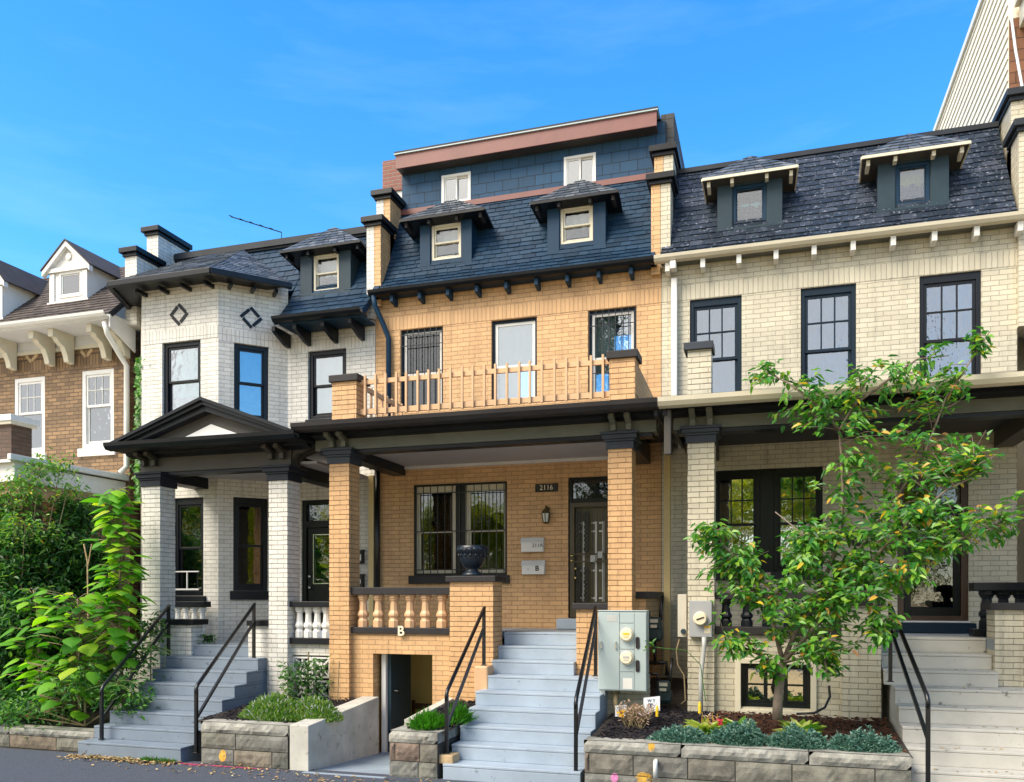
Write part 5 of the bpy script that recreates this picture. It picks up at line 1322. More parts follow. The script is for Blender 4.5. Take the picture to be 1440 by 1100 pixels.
tag(m.build('fallen_leaves', 'fallen_leaf', None, fix=False), 'a few dry leaves scattered on the beige steps', 'leaves', kind='stuff')

# ================================================================ UTILITIES
Y = 10.66
x0, x1 = PX(841, Y), PX(909.5, Y); z0, z1 = PZ(875, 972, Y), PZ(875, 860, Y)
t = thing('electric_cabinet', 'big pale grey electric cabinet with two round meters right of the middle steps', 'electric cabinet', ((x0 + x1) / 2, Y, z0))
W, H = x1 - x0, z1 - z0
MB().box(x0, x1, Y, Y + .22, z0, z1).box(x0 - .006, x1 + .006, Y - .012, Y + .22, z1 + .001, z1 + .014).build('cabinet', 'meter_grey', t, bevel=.006)
xs = x0 + W * .455
MB().box(x0 + .012, xs - .006, Y - .012, Y - .001, z0 + .015, z1 - .012).build('door', 'meter_grey', t, bevel=.004)
m = MB()
xq = x0 + W * .755
for a, b, c, d in ((xs, xq - .004, .0, .235), (xs, xq - .004, .24, .525), (xs, xq - .004, .53, .86), (xs, xq - .004, .865, 1), (xq, x1 - .008, 0, 1)):
    m.box(a, b, Y - .010, Y - .001, z0 + .012 + (H - .024) * c, z0 + .012 + (H - .024) * d - .004)
m.build('panels', 'meter_grey', t, bevel=.003)
for f in (.715, .425):
    cx, cz = xs + W * .145, z0 + H * f
    m = MB().lathe(cx, cz, [(.0, Y - .085), (.072, Y - .083), (.078, Y - .07), (.078, Y - .05), (.085, Y - .045), (.085, Y - .010)], 24, axis='y').build('meter', 'letter_cream', t, smooth=False)
    MB().lathe(cx, cz, [(.092, Y - .03), (.092, Y - .0105)], 24, axis='y').build('ring', 'chrome', m)
    q = MB(); q.box(cx - .04, cx + .04, Y - .088, Y - .0855, cz - .006, cz + .022); q.box(cx - .03, cx + .03, Y - .088, Y - .0855, cz - .035, cz - .026)
    q.build('dial', 'yellow_plastic' if f > .6 else 'grey_pipe', m)
for f in (.61, .32):
    MB().prism_y([(xq + .012 + .055 * math.cos(a * math.pi / 6) * .5 + .028, z0 + H * f + (.05 if math.sin(a * math.pi / 6) > 0 else -.05) + .028 * math.sin(a * math.pi / 6)) for a in range(12)], Y - .022, Y - .0105).build('breaker_cover', 'charcoal_trim', t, bevel=.004)
for fx in (.07, .375):
    MB().tube([(x0 + W * fx, Y - .012, z0 + H * .62), (x0 + W * fx, Y - .04, z0 + H * .615), (x0 + W * fx, Y - .04, z0 + H * .535), (x0 + W * fx, Y - .012, z0 + H * .53)], .010, 6).build('handle', 'chrome', t)
MB().box(xs + .04, xs + .16, Y - .0125, Y - .0102, z0 + .03, z0 + .17).build('paper_label', 'white_paint', t)
MB().box(x0 + .12, x0 + .25, Y - .0145, Y - .0122, z1 - .13, z1 - .05).build('maker_plate', 'grey_pipe', t)
MB().tube([(x0 + W * .34, Y + .12, z0 + .01), (x0 + W * .34, Y + .12, z0 - .04)], .055, 10).tube([(x0 + W * .34, Y + .12, z0 - .03), (x0 + W * .34, Y + .12, .62)], .035, 10).build('conduit', 'stem', t, smooth=True)
MB().box(x0 + .02, x0 + .08, Y + .05, Y + .10, z0 - .07, z0 - .001).build('drain_tag', 'white_paint', t)
o = course_column(-2.06, -1.50, 10.95, 11.08, .3, 1.2).build('brick_plinth', 'cream_brick', None); tag(o, 'mossy cream brick plinth under the grey electric cabinet', 'plinth')
# gas meters
def gas_meter(px, py0, py1, Y, label, r=.085):
    x = PX(px, Y); z0, z1 = PZ(px, py1, Y), PZ(px, py0, Y); H = z1 - z0
    t = thing('gas_meter', label, 'gas meter', (x, Y, z0), 'gas meters between the porches')
    MB().box(x - .11, x + .11, Y - .08, Y + .08, z0 + H * .08, z0 + H * .66).build('body', 'gas_meter', t, bevel=.05)
    MB().box(x - .085, x + .085, Y - .10, Y + .06, z0 + H * .55, z0 + H).build('index_box', 'gas_meter', t, bevel=.02)
    MB().box(x - .055, x + .055, Y - .104, Y - .1005, z0 + H * .80, z0 + H * .93).box(x - .05, x + .04, Y - .104, Y - .1005, z0 + H * .60, z0 + H * .72).build('index_plate', 'cream_paint', t)
    m = MB(); m.tube([(x - .08, Y, z0 + H * .9), (x - .08, Y, z1 + .08), (x - .25, Y + .05, z1 + .08)], .022, 8); m.tube([(x + .08, Y, z0 + H * .9), (x + .08, Y, z1 + .06), (x + .10, Y + .05, z1 + .30)], .022, 8)
    m.build('pipe', 'iron_black', t, smooth=True)
gas_meter(921, 868, 905, 11.9, 'dark gas meter high beside the electric cabinet')
gas_meter(934, 957, 992, 11.3, 'dark gas meter low in the mulch by the cream column')
o = MB().tube([(PX(910, 11.9), 11.9, PZ(910, 932, 11.9)), (PX(937, 11.9), 11.9, PZ(937, 932, 11.9)), (PX(938, 11.9), 11.9, PZ(938, 950, 11.9))], .03, 8).tube([(PX(921, 11.9), 11.9, PZ(921, 903, 11.9)), (PX(921, 11.9), 11.9, PZ(921, 935, 11.9))], .025, 8).build('gas_pipe', 'iron_black', None, smooth=True)
tag(o, 'black gas pipe elbow running behind the electric cabinet', 'pipe')
# right electric meter, beige box, conduit
Y = 11.0
x0, x1 = PX(969, Y), PX(1001, Y); z0, z1 = PZ(985, 896, Y), PZ(985, 845, Y)
t = thing('electric_meter_box', 'grey electric meter box with one round meter on the cream column', 'electric meter', ((x0 + x1) / 2, Y, z0))
MB().box(x0, x1, Y, Y + .095, z0, z1).build('box', 'meter_box_grey', t, bevel=.006)
cx, cz = PX(985, Y), PZ(985, 870, Y)
m = MB().lathe(cx, cz, [(.0, Y - .08), (.075, Y - .078), (.082, Y - .065), (.082, Y - .03), (.09, Y - .025), (.09, Y - .001)], 24, axis='y').build('meter', 'letter_cream', t)
MB().bar((cx - .045, Y - .083, cz - .012), (cx + .05, Y - .083, cz + .02), .008, .016).build('dial', 'ink', m)
MB().box(PX(990, Y), PX(999, Y), Y - .004, Y - .001, PZ(995, 891, Y), PZ(995, 880, Y)).build('warning_tag', 'cream_paint', t)
MB().box(PX(990, Y) + .0, PX(999, Y), Y - .0065, Y - .0045, PZ(995, 883, Y), PZ(995, 880, Y)).build('tag_header', 'yellow_chalk', t)
x = PX(990, 10.98); MB().tube([(x, 11.0, z0), (x, 11.0, z0 - .12), (x - .04, 10.98, z0 - .5), (x - .04, 10.98, .6)], .03, 10).build('conduit', 'grey_pipe', t, smooth=True)
x0, x1 = PX(953.5, 11.3), PX(966, 11.3)
t = thing('utility_box', 'tall narrow beige cable box on the side of the cream column', 'utility box', (x0, 11.3, 1.5))
MB().box(x0, x1, 11.25, 11.42, PZ(960, 896, 11.3), PZ(960, 836, 11.3)).build('cover', 'beige_box', t, bevel=.008)
MB().lathe(PX(961, 11.24), PZ(961, 888, 11.24), [(.0, 11.2), (.03, 11.2), (.035, 11.215), (.035, 11.249)], 14, axis='y').build('socket', 'slate_paint', t)
pts = [P3(956, 897, 11.3), P3(951, 915, 11.25), P3(953, 935, 11.2), P3(962, 950, 11.15), P3(964, 985, 11.1), P3(958, 990, 11.1)]
MB().tube(pts, .010, 6).build('cable', 'stem', t, smooth=True)
t_ = MB().tube([P3(1166, 965, 11.15), P3(1167, 980, 11.05), P3(1160, 995, 10.95), P3(1145, 1003, 10.9), P3(1120, 1004, 10.9)], .016, 8).build('hose', 'iron_black', None, smooth=True)
tag(t_, 'black hose bib pipe curving down from the cream porch wall beside the basement window', 'hose')
# yard signs
def sign(px0, px1, py0, py1, Y, tilt, label, bars):
    x0, x1 = PX(px0, Y), PX(px1, Y); z0, z1 = PZ(px0, py1, Y), PZ(px1, py0, Y)
    t = thing('yard_sign', label, 'sign', ((x0 + x1) / 2, Y, z0))
    MB().hexa([(x0, Y, z0), (x1, Y, z0 + tilt), (x1, Y + .006, z0 + tilt), (x0, Y + .006, z0), (x0, Y, z1 - tilt), (x1, Y, z1), (x1, Y + .006, z1), (x0, Y + .006, z1 - tilt)]).build('board', 'sign_white', t)
    for s, fx, fz, sz in bars: text(s, x0 + (x1 - x0) * fx, Y - .003, z0 + (z1 - z0) * fz, sz, 'sign_blue', t, 'lettering', ext=.001, bold=True)
    MB().bar((x0 + .04, Y + .02, z0 - .1), (x0 + .04, Y + .012, z1 - .05), .008).build('stake', 'chrome', t)
sign(865, 882, 991, 1008, 10.3, .02, 'small white yard sign left of the dried shrub', [('T', .35, .6, .06)])
sign(905, 928, 979, 1002, 10.35, .03, 'tilted white yard sign right of the dried shrub', [('T', .45, .38, .09), ('W', .36, .7, .05), ('T', .64, .7, .05)])

# ================================================================ PLANTS
def plant(name, label, cat, loc, group=None): return thing(name, label, cat, loc, group)
def sedum(px, py, w, h, label, Y=9.55):
    x, z = PX(px, Y), .575
    m = MB()
    n = int(2300 * w)
    for _ in range(n):
        a, r_ = U(0, 6.283), math.sqrt(R()); lx, ly = r_ * math.cos(a), r_ * math.sin(a)
        hz = h * (1 - r_ ** 2.2) * (.72 + .55 * noise.noise(Vector((x * 3 + lx * w * 5, ly * 4, 0))))
        p = Vector((x + lx * w / 2 * U(.9, 1.1), Y + ly * .20, z + hz * U(.5, 1.1)))
        for k in range(3): m.leaf(p, (lx * .6 + U(-.8, .8), ly * .6 + U(-.8, .5), U(.1, 1)), (U(-1, 1), U(-1, 1), 1), U(.028, .055), U(.013, .022))
    t = plant('sedum_clump', label, 'plant', (x, Y, z), 'blue green ground cover clumps on the granite wall')
    m.build('foliage', 'sedum_leaf', t, fix=False)
sedum(958, 1032, .72, .19, 'flat blue green ground cover clump leftmost behind the granite wall, by the black mulch')
sedum(1040, 1030, .74, .28, 'rounded blue green ground cover clump in front of the small tree trunk')
sedum(1122, 1032, .72, .24, 'blue green ground cover clump right of the tree trunk below the striped hosta')
sedum(1212, 1036, .78, .23, 'blue green ground cover clump rightmost, touching the beige steps')
def hosta(px, py, Y, n, L, label, mat='hosta_leaf', up=.75):
    x, z = PX(px, Y), zR(0, Y); m = MB()
    for i in range(n):
        a = U(0, 6.283); el = U(.25, 1.2); d = Vector((math.cos(a) * math.cos(el), math.sin(a) * math.cos(el), math.sin(el) * up + .15))
        p = Vector((x + .05 * math.cos(a), Y + .05 * math.sin(a), z + U(0, .07))); m.leaf(p, d, (0, 0, 1), L * U(.7, 1.15), L * .42, .25, .35)
    t = plant('hosta', label, 'plant', (x, Y, z), 'yellow green hostas in the bed'); m.build('foliage', mat, t, fix=False); return x, z
x, z = hosta(993, 1020, 9.85, 70, .22, 'yellow green hosta with brown flower stalks at the foot of the grey conduit')
hosta(1038, 1010, 10.0, 34, .20, 'small striped hosta left of the tree trunk'); hosta(1126, 1012, 9.95, 75, .23, 'wide striped hosta right of the tree trunk')
def stalks(px, Y, n, h, mat, name, label, cat, spread=.16, lean=.35, leafy=0, r_=.004, z=None, leafm_=None):
    x = PX(px, Y); z = zR(0, Y) if z is None else z; m = MB(); lf = MB()
    for _ in range(n):
        a = U(0, 6.283); b = Vector((x + U(-1, 1) * spread * .4, Y + U(-1, 1) * spread * .4, z)); hh = h * U(.5, 1.05)
        tp = b + Vector((math.cos(a) * lean * hh, math.sin(a) * lean * hh * .6, hh)); md = b.lerp(tp, .5) + Vector((U(-.02, .02), 0, .02))
        m.tube([b, md, tp], [r_, r_ * .8, r_ * .4], 4)
        for k in range(leafy):
            f = U(.3, 1); p = b.lerp(tp, f); lf.leaf(p, (U(-1, 1), U(-1, 1), U(-.2, .9)), (0, -.5, 1), U(.03, .07), U(.012, .025))
    t = plant(name, label, cat, (x, Y, z)); m.build('stems', mat, t, fix=False)
    if leafy: lf.build('foliage', leafm_, t, fix=False)
    return t
stalks(893, 10.15, 90, .30, 'stem', 'dried_shrub', 'dead brown shrub of dry twigs before the grey cabinet', 'shrub', .3, .55, 5, .005, leafm_='dry_leaf')
stalks(1000, 9.95, 9, .26, 'terracotta', 'flower_stalks', 'tan dried flower stalks behind the leftmost hosta', 'plant', .22, .15, 6, .006, leafm_='dry_leaf')
def flower(px, py, Y, mat, label, n=10, s=.03, cat='flower'):
    p = P3(px, py, Y); m = MB()
    for k in range(n):
        a = 6.283 * k / n; m.leaf(p + Vector((0, 0, U(-.03, .05))), (math.cos(a), math.sin(a) - .5, U(-.2, .8)), (0, -1, .4), s * U(.8, 1.4), s * .8)
    tag(m.build('flower', mat, None, fix=False), label, cat)
flower(874, 1004, 10.1, 'petal_yellow', 'orange yellow flower beside the left yard sign', 14, .05)
flower(1013, 1018, 9.7, 'petal_red', 'small red flower between hosta and ground cover', 10, .04)
for px, py, Y, lab in ((924, 1001, 10.2, 'yellow utility stake below the right yard sign'), (984, 996, 9.95, 'yellow utility stake behind the hosta by the conduit')):
    p = P3(px, py, Y); tag(MB().lathe(p.x, p.y, [(.018, p.z - .06), (.02, p.z + .03), (.012, p.z + .07), (.0, p.z + .08)], 8).build('marker_stake', 'yellow_plastic', None), lab, 'stake')
m = MB()
for _ in range(160): m.leaf((U(-8.0, -7.45), 9.14 - abs(random.gauss(0, .03)), .04), (U(-1, 1), U(-1, .2), U(.3, 1.2)), (0, -1, .5), U(.04, .08), U(.012, .03))
tag(m.build('weeds', 'weed_leaf', None, fix=False), 'small green weeds at the foot of the white house steps among fallen leaves', 'plant')
# left planter herbs
def herb(px, Y, w, h, dens, label, mat, name='herb_clump', z=.57, L=.06, wid=.014):
    x = PX(px, Y); m = MB()
    for _ in range(dens):
        a, r_ = U(0, 6.283), math.sqrt(R()); lx, ly = r_ * math.cos(a), r_ * math.sin(a)
        p = Vector((x + lx * w / 2, Y + ly * .22, z + h * (1 - r_ ** 2) * U(.2, 1)))
        m.leaf(p, (lx * .5 + U(-.5, .5), ly * .5 + U(-.6, .3), U(.4, 1.2)), (U(-1, 1), -1, U(0, 1)), L * U(.6, 1.5), wid * U(.8, 1.4), .1, .2)
    t = plant(name, label, 'plant', (x, Y, z)); m.build('foliage', mat, t, fix=False)
herb(388, 9.72, 1.05, .33, 4600, 'flowering herb clump with tiny pale flowers in the left granite planter', 'herb_leaf')
herb(440, 9.8, .85, .30, 3000, 'spreading yellow green herb clump beside the whitish passage wall', 'herb_leaf')
herb(601, 9.6, .36, .17, 800, 'bright green grassy tuft in the narrow planter by the basement door', 'grass_leaf', 'grass_tuft', .57, .11, .008)
herb(644, 9.9, .25, .20, 350, 'bright green grassy tuft against the middle steps', 'grass_leaf', 'grass_tuft', .60, .12, .01)
# potted plant
x, Y = PX(399, 10.6), 10.6; z = .62
t = plant('potted_plant', 'small terracotta pot with upright green plant by the white column', 'plant', (x, Y, z))
MB().lathe(x, Y, [(.05, z), (.075, z + .12), (.085, z + .12), (.085, z + .15), (.06, z + .15)], 14).build('pot', 'terracotta', t, smooth=False)
m = MB()
for _ in range(50): m.leaf((x + U(-.05, .09), Y + U(-.06, .06), z + U(.15, .62)), (U(-1, 1), U(-1, .3), U(-.1, .7)), (0, -.3, 1), U(.06, .11), U(.035, .06))
m.build('foliage', 'weed_leaf', t, fix=False)
m = MB()
for _ in range(420):
    x = U(-7.0, -6.3); m.leaf((x, 11.05 + U(-.12, .1), U(.62, 1.25) + .25 * (x + 6.6)), (U(-1, 1), U(-1, .2), U(-.3, .8)), (0, -.5, 1), U(.06, .12), U(.03, .05))
t = plant('leafy_shrub', 'dark leafy shrub in front of the white breeze blocks', 'shrub', (-6.7, 11.05, .6)); m.build('foliage', 'shrub_leaf', t, fix=False)
MB().tube([(-6.7, 11.1, .6), (-6.65, 11.05, 1.0), (-6.6, 11.0, 1.4)], .012, 5).build('stem', 'stem', t)
o = MB().tube([P3(474, 1000, 10.9), P3(477, 930, 10.9)], .008, 5).build('plant_stake', 'stem', None); tag(o, 'thin green stake leaning on the tan column', 'stake')
m = MB()
for _ in range(90): m.leaf((PX(282, 11.3) + U(-.15, .22), 11.4 + U(-.1, .1), zpB + U(0, .14)), (U(-1, 1), U(-1, .3), U(0, .8)), (0, -.3, 1), U(.04, .07), U(.02, .04))
tag(m.build('weeds', 'shrub_leaf', None, fix=False), 'little green weeds on the white house porch at the top of its steps', 'plant')

# vine
m = MB()
for _ in range(520):
    z = U(4.0, 6.6); x = -11.3 + .22 * math.sin(z * 2.2) + random.gauss(0, .11); f = (x + 11.6) / (.78)
    y = 13.2 - (13.2 - 12.35) * max(0, min(1, f)) - .06
    m.leaf((x, y, z), (U(-1, 1), -.5, U(-1, .5)), (-.3, -1, .3), U(.06, .12), U(.05, .09))
tag(m.build('climbing_vine', 'weed_leaf', None, fix=False), 'green vine climbing the gap between brown and white houses', 'vine')

# ---------------------------------------------------------------- catalpa saplings
def big_leaf(m, p, d, L, W):
    d = Vector(d).normalized(); up = Vector((0, 0, 1)); sd = d.cross(up)
    sd = sd.normalized() if sd.length > .01 else Vector((1, 0, 0)); n_ = sd.cross(d)
    out = [(0, 0), (-.08, .28), (.05, .48), (.25, .52), (.5, .42), (.75, .22), (1, 0)]
    roll = U(-.3, .3)
    vs = []
    for i, (a, b) in enumerate(out):
        dr = -.30 * a * a * L + .08 * a * L
        c = Vector(p) + d * (max(a, 0) * L) + n_ * dr
        w_ = b * W; cu = -.22 * w_
        vs += [c + d * (min(a, 0) * L) + sd * w_ + n_ * (cu + roll * w_), c + n_ * .02 * L, c + d * (min(a, 0) * L) - sd * w_ + n_ * (cu - roll * w_)]
    fs = []
    for i in range(len(out) - 1): fs += [(3 * i, 3 * i + 1, 3 * i + 4, 3 * i + 3), (3 * i + 1, 3 * i + 2, 3 * i + 5, 3 * i + 4)]
    m.add(vs, fs)
def catalpa(label, base, top, rad, n, L, zfrom=.15):
    base, top = Vector(base), Vector(top); t = plant('catalpa_sapling', label, 'sapling', tuple(base), 'broad leaved saplings in the left garden')
    m = MB(); pts = [base.lerp(top, i / 7) + Vector((.04 * math.sin(i * 1.7), .03 * math.cos(i * 2.1), 0)) for i in range(8)]
    m.tube(pts, [.028 - .0025 * i for i in range(8)], 7); lf = MB()
    for i in range(n):
        f = zfrom + (1 - zfrom) * (i + U(0, .8)) / n; a = i * 2.4 + U(-.9, .9); p = pts[min(6, int(f * 7))].lerp(pts[min(7, int(f * 7) + 1)], f * 7 % 1)
        rr = rad * U(.15, 1.0) * (1.05 - .45 * f); d = Vector((math.cos(a), math.sin(a) * .8 - .12, U(-.05, .35)))
        e = p + Vector((d.x * rr, d.y * rr, abs(rr) * .35)); m.tube([p, p.lerp(e, .6) + Vector((0, 0, .03)), e], .006, 4)
        q_ = L * U(.45, 1.15); big_leaf(lf, e, (d.x + U(-.3, .3), d.y, -.22 + U(-.5, .4)), q_, q_ * U(.75, 1.0))
    m.build('stem', 'stem', t, smooth=True); lf.build('foliage', 'catalpa_leaf', t, fix=False, smooth=True)
def gp_(px, py, Y): return P3(px, py, Y)
b = gp_(172, 1000, 10.3); b.z = .35
catalpa('tallest broad leaved sapling, bright lime green, against the white column', b, gp_(166, 690, 10.5), .46, 250, .25, .22)
b = gp_(110, 1000, 10.0); b.z = .35
catalpa('broad leaved sapling, second in height, leaning left of the tallest one', b, gp_(112, 842, 10.0), .85, 150, .27, .05)
b = gp_(60, 1000, 10.2); b.z = .35
catalpa('low broad leaved sapling nearest the left photo edge', b, gp_(50, 830, 10.2), .50, 60, .28, .2)
# ---------------------------------------------------------------- left shrubbery
def shrub(label, blobs, n, mat, L=.085, loc=None, name='shrub', stems=True):
    m = MB(); tot = sum(b[3] * b[4] for b in blobs); st = MB()
    c0 = P3(blobs[0][0], blobs[0][1], blobs[0][2]); base = Vector((c0.x, c0.y, .3))
    t = plant(name, label, 'shrub', tuple(base), 'shrubs in the left garden')
    for px, py, Y, w, h in blobs:
        c = P3(px, py, Y); k = int(n * w * h / tot); st.tube([base.lerp(c, .3) if c.z > .8 else base, base.lerp(c, .7), c], [.014, .01, .006], 5)
        for _ in range(max(1, k // 26)):
            v = Vector((random.gauss(0, 1), random.gauss(0, 1), random.gauss(0, 1))).normalized() * (R() ** .4)
            tip = c + Vector((v.x * w / 2, v.y * w * .4, v.z * h / 2)); st.tube([c.lerp(tip, .15), c.lerp(tip, .5) + Vector((0, 0, .04)), tip], [.006, .005, .003], 4)
            dv = (tip - c); dv = dv.normalized() if dv.length > .01 else Vector((0, 0, 1))
            for _ in range(26):
                p = tip + Vector((random.gauss(0, .10), random.gauss(0, .10), random.gauss(0, .09)))
                m.leaf(p, (dv.x * .6 + U(-1, 1), dv.y * .6 + U(-1, .6), U(-.7, .6)), (U(-.5, .5), U(-1, .2), 1), L * U(.6, 1.3), L * U(.3, .5), .12, .25)
    st.tube([base, base.lerp(c0, .55)], .02, 6)
    st.build('stem', 'stem', t, fix=False); m.build('foliage', mat, t, fix=False)
shrub('large dark green shrub mass filling the left garden below the white porch roof', [(30, 800, 10.9, 1.4, 1.5), (85, 790, 11.2, 1.2, 1.3), (60, 880, 10.8, 1.7, 1.3), (10, 900, 10.6, 1.3, 1.6), (130, 800, 11.4, .9, 1.0), (0, 740, 11, 1.0, 1.2), (110, 730, 11.6, .9, .7), (30, 980, 10.5, 1.6, .6)], 24000, 'shrub_leaf', .12)
shrub('airy light green branch tips with yellow leaves in front of the white porch roof', [(20, 690, 10.6, .9, .6), (55, 660, 10.8, .8, .45), (35, 740, 10.5, .9, .5), (85, 655, 11.0, .5, .3), (95, 690, 11.0, .5, .3)], 1500, 'shrub_light', .09)
shrub('mid green bushy weeds under the broad leaved saplings', [(120, 960, 9.95, 1.1, .7), (180, 980, 9.9, .8, .55), (60, 1000, 9.8, 1.2, .35), (195, 930, 10.4, .5, .5), (20, 1005, 9.8, .8, .3), (215, 880, 10.9, .35, .6)], 2800, 'weed_leaf', .09)
# fern like fronds
def frond_plant(label, px, py, Y, n, L):
    x, Y_, z = PX(px, Y), Y, PZ(px, py, Y); m = MB(); t = plant('tree_of_heaven_seedling', label, 'plant', (x, Y, .35), 'feathery seedlings in the left garden')
    st = MB()
    st.tube([(x, Y, .3), (x, Y, z)], .01, 5)
    for i in range(n):
        a = i * 2.4 + U(-.3, .3); p = Vector((x, Y, z + U(-.15, .05))); d = Vector((math.cos(a), math.sin(a) * .7 - .2, .25)); pts = [p + d * (L * k / 12) + Vector((0, 0, -.18 * L * (k / 12) ** 2 * 2)) for k in range(13)]
        st.tube(pts, .003, 4); sd = Vector((-d.y, d.x, 0)).normalized()
        for k in range(2, 13):
            for s in (-1, 1): m.leaf(pts[k], sd * s + d * .35 + Vector((0, 0, -.15)), (0, -.2, 1), .085 * (1.1 - k / 20), .028, .05, .15)
    st.build('stem', 'stem', t, fix=False); m.build('foliage', 'weed_leaf', t, fix=False)
frond_plant('feathery seedling by the white column beside the left handrail', 212, 905, 10.6, 9, .38)
frond_plant('feathery seedling low under the lime green sapling', 165, 960, 9.8, 10, .42)
frond_plant('feathery seedling in the shade at the left of the garden', 88, 935, 9.9, 10, .42)
flower(39, 1010, 9.7, 'petal_red', 'tiny purple flower low in the left garden', 8, .025)
o = MB().tube([P3(124, 870, 10.8), P3(123, 790, 10.9), P3(118, 765, 10.9)], .012, 5).tube([P3(123, 800, 10.9), P3(129, 765, 10.9)], .009, 5).build('bare_stem', 'tan_block', None); tag(o, 'bare tan forked stem standing left of the lime green sapling', 'plant')

# ================================================================ SMALL TREE (right)
tb = P3(1093, 1010, 10.0); tb.z = .62
tr = plant('small_tree', 'young tree with green leaves turning yellow and orange before the cream house', 'tree', tuple(tb))
trunk = MB(); br = MB(); lf = MB()
def pth(pts, r0, r1, mb, n=7):
    q = [P3(*p) for p in pts]; k = len(q); mb.tube(q, [r0 + (r1 - r0) * i / (k - 1) for i in range(k)], n); return q
T0 = [(1093, 1012, 10.0), (1094, 985, 10.0), (1097, 955, 10.0), (1101, 932, 10.0)]
pth(T0, .062, .045, trunk, 10)
mains = [
 [(1101, 932, 10.0), (1118, 890, 10.05), (1150, 840, 10.1), (1180, 760, 10.15), (1186, 700, 10.15), (1183, 640, 10.15), (1180, 605, 10.15), (1200, 570, 10.15), (1228, 520, 10.1)],
 [(1101, 932, 10.0), (1092, 895, 9.95), (1080, 850, 9.9), (1052, 800, 9.85), (1020, 770, 9.8), (998, 740, 9.8)],
 [(1101, 932, 10.0), (1125, 905, 9.9), (1165, 860, 9.8), (1215, 800, 9.75), (1270, 740, 9.7), (1330, 690, 9.65), (1390, 660, 9.6)],
 [(1098, 950, 10.0), (1075, 925, 9.8), (1045, 910, 9.7), (1015, 900, 9.65)],
 [(1150, 840, 10.1), (1210, 770, 10.2), (1260, 700, 10.3), (1300, 640, 10.3), (1330, 560, 10.3), (1370, 500, 10.3), (1392, 466, 10.3)],
 [(1165, 860, 9.8), (1230, 830, 9.6), (1300, 780, 9.5), (1370, 750, 9.45), (1425, 735, 9.4)],
 [(1180, 605, 10.15), (1150, 570, 10.1), (1110, 540, 10.1), (1075, 522, 10.1)],
 [(1200, 570, 10.15), (1255, 530, 10.2), (1290, 505, 10.2), (1335, 500, 10.2)],
 [(1080, 850, 9.9), (1120, 800, 9.8), (1140, 760, 9.75), (1090, 720, 9.7)],
 [(1101, 932, 10.0), (1130, 925, 9.75), (1160, 930, 9.6), (1165, 960, 9.6)],
 [(1215, 800, 9.75), (1230, 850, 9.6), (1245, 880, 9.55), (1240, 905, 9.55)],
]
mp_ = []
for i, p in enumerate(mains):
    q = pth(p, .03 if i < 3 else .018, .006, br); 
    for a, b in zip(q[:-1], q[1:]):
        for k in range(5): mp_.append(a.lerp(b, k / 5))
tips = []
def ell(cx, cy, rx, ry, n, y0, y1):
    for _ in range(int(n * (2.5 if cy > 750 else 1.4))):
        a, r_ = U(0, 6.283), math.sqrt(R()); tips.append((cx + rx * r_ * math.cos(a), cy + ry * r_ * math.sin(a), U(y0, y1)))
ell(1120, 810, 105, 70, 52, 9.4, 10.5); ell(1230, 770, 110, 75, 62, 9.2, 10.4); ell(1150, 880, 75, 50, 26, 9.4, 10.4); ell(1320, 740, 85, 45, 34, 9.2, 10.2)
ell(1020, 790, 45, 55, 15, 9.5, 10.1); ell(985, 765, 14, 30, 5, 9.6, 9.9); ell(1035, 905, 38, 18, 8, 9.5, 9.8); ell(1140, 560, 80, 45, 24, 9.8, 10.4); ell(1080, 522, 28, 18, 6, 9.9, 10.3)
ell(1240, 560, 75, 55, 30, 9.8, 10.5); ell(1320, 530, 50, 45, 16, 10, 10.5); ell(1375, 490, 16, 25, 5, 10.2, 10.4); ell(1280, 640, 100, 40, 34, 9.6, 10.5); ell(1375, 625, 40, 22, 8, 9.5, 9.9)
ell(1410, 725, 25, 40, 9, 9.3, 9.7); ell(1190, 700, 60, 60, 16, 9.7, 10.4); ell(1240, 880, 26, 40, 8, 9.4, 9.7); ell(1160, 930, 26, 20, 6, 9.5, 9.8); ell(1090, 935, 30, 15, 4, 9.6, 9.9); ell(1335, 655, 45, 25, 8, 9.6, 10)
for tp in tips:
    P = P3(*tp); near = sorted(mp_, key=lambda q: (q - P).length + max(0, q.z - P.z) * .8)[:6]
    q = random.choice(near[:3]); md = q.lerp(P, .55) + Vector((U(-.06, .06), U(-.06, .06), U(-.02, .06)))
    br.tube([q, md, P], [.006, .004, .002], 4)
    ln = (P - q).length; d = (P - md).normalized(); n = int(8 + min(ln, .6) * 9)
    for k in range(n):
        f = .2 + .8 * k / n; c = (q.lerp(md, f * 2) if f < .5 else md.lerp(P, f * 2 - 1)); s = 1 if k % 2 else -1
        sd = d.cross(Vector((0, 0, 1)))
        sd = sd.normalized() if sd.length > .1 else Vector((1, 0, 0))
        lf.leaf(c + Vector((U(-.07, .07), U(-.07, .07), U(-.06, .06))), d * U(.3, 1) + sd * s * U(.3, 1) + Vector((0, 0, U(-.55, .25))), (U(-.4, .4), U(-.8, .1), 1), U(.068, .125), U(.038, .066), .14, .35)
trunk.build('trunk', 'bark', tr, smooth=True); br.build('branches', 'bark', tr, fix=False, smooth=True); lf.build('crown', 'tree_leaf', tr, fix=False)
# slender leafless shoots near the conduit
o = MB().tube([P3(920, 910, 10.6), P3(935, 912, 10.6), P3(965, 915, 10.6), P3(985, 935, 10.6), P3(992, 985, 10.4)], .005, 4); 
for k in range(12): o.leaf(P3(914 + U(-6, 6), 909 + U(-6, 6), 10.6), (U(-1, 1), U(-1, .5), U(-.5, .8)), (0, -.5, 1), .07, .035)
tag(o.build('stray_shoot', 'weed_leaf', None, fix=False), 'long stray shoot with one leaf tuft beside the electric cabinet', 'plant')

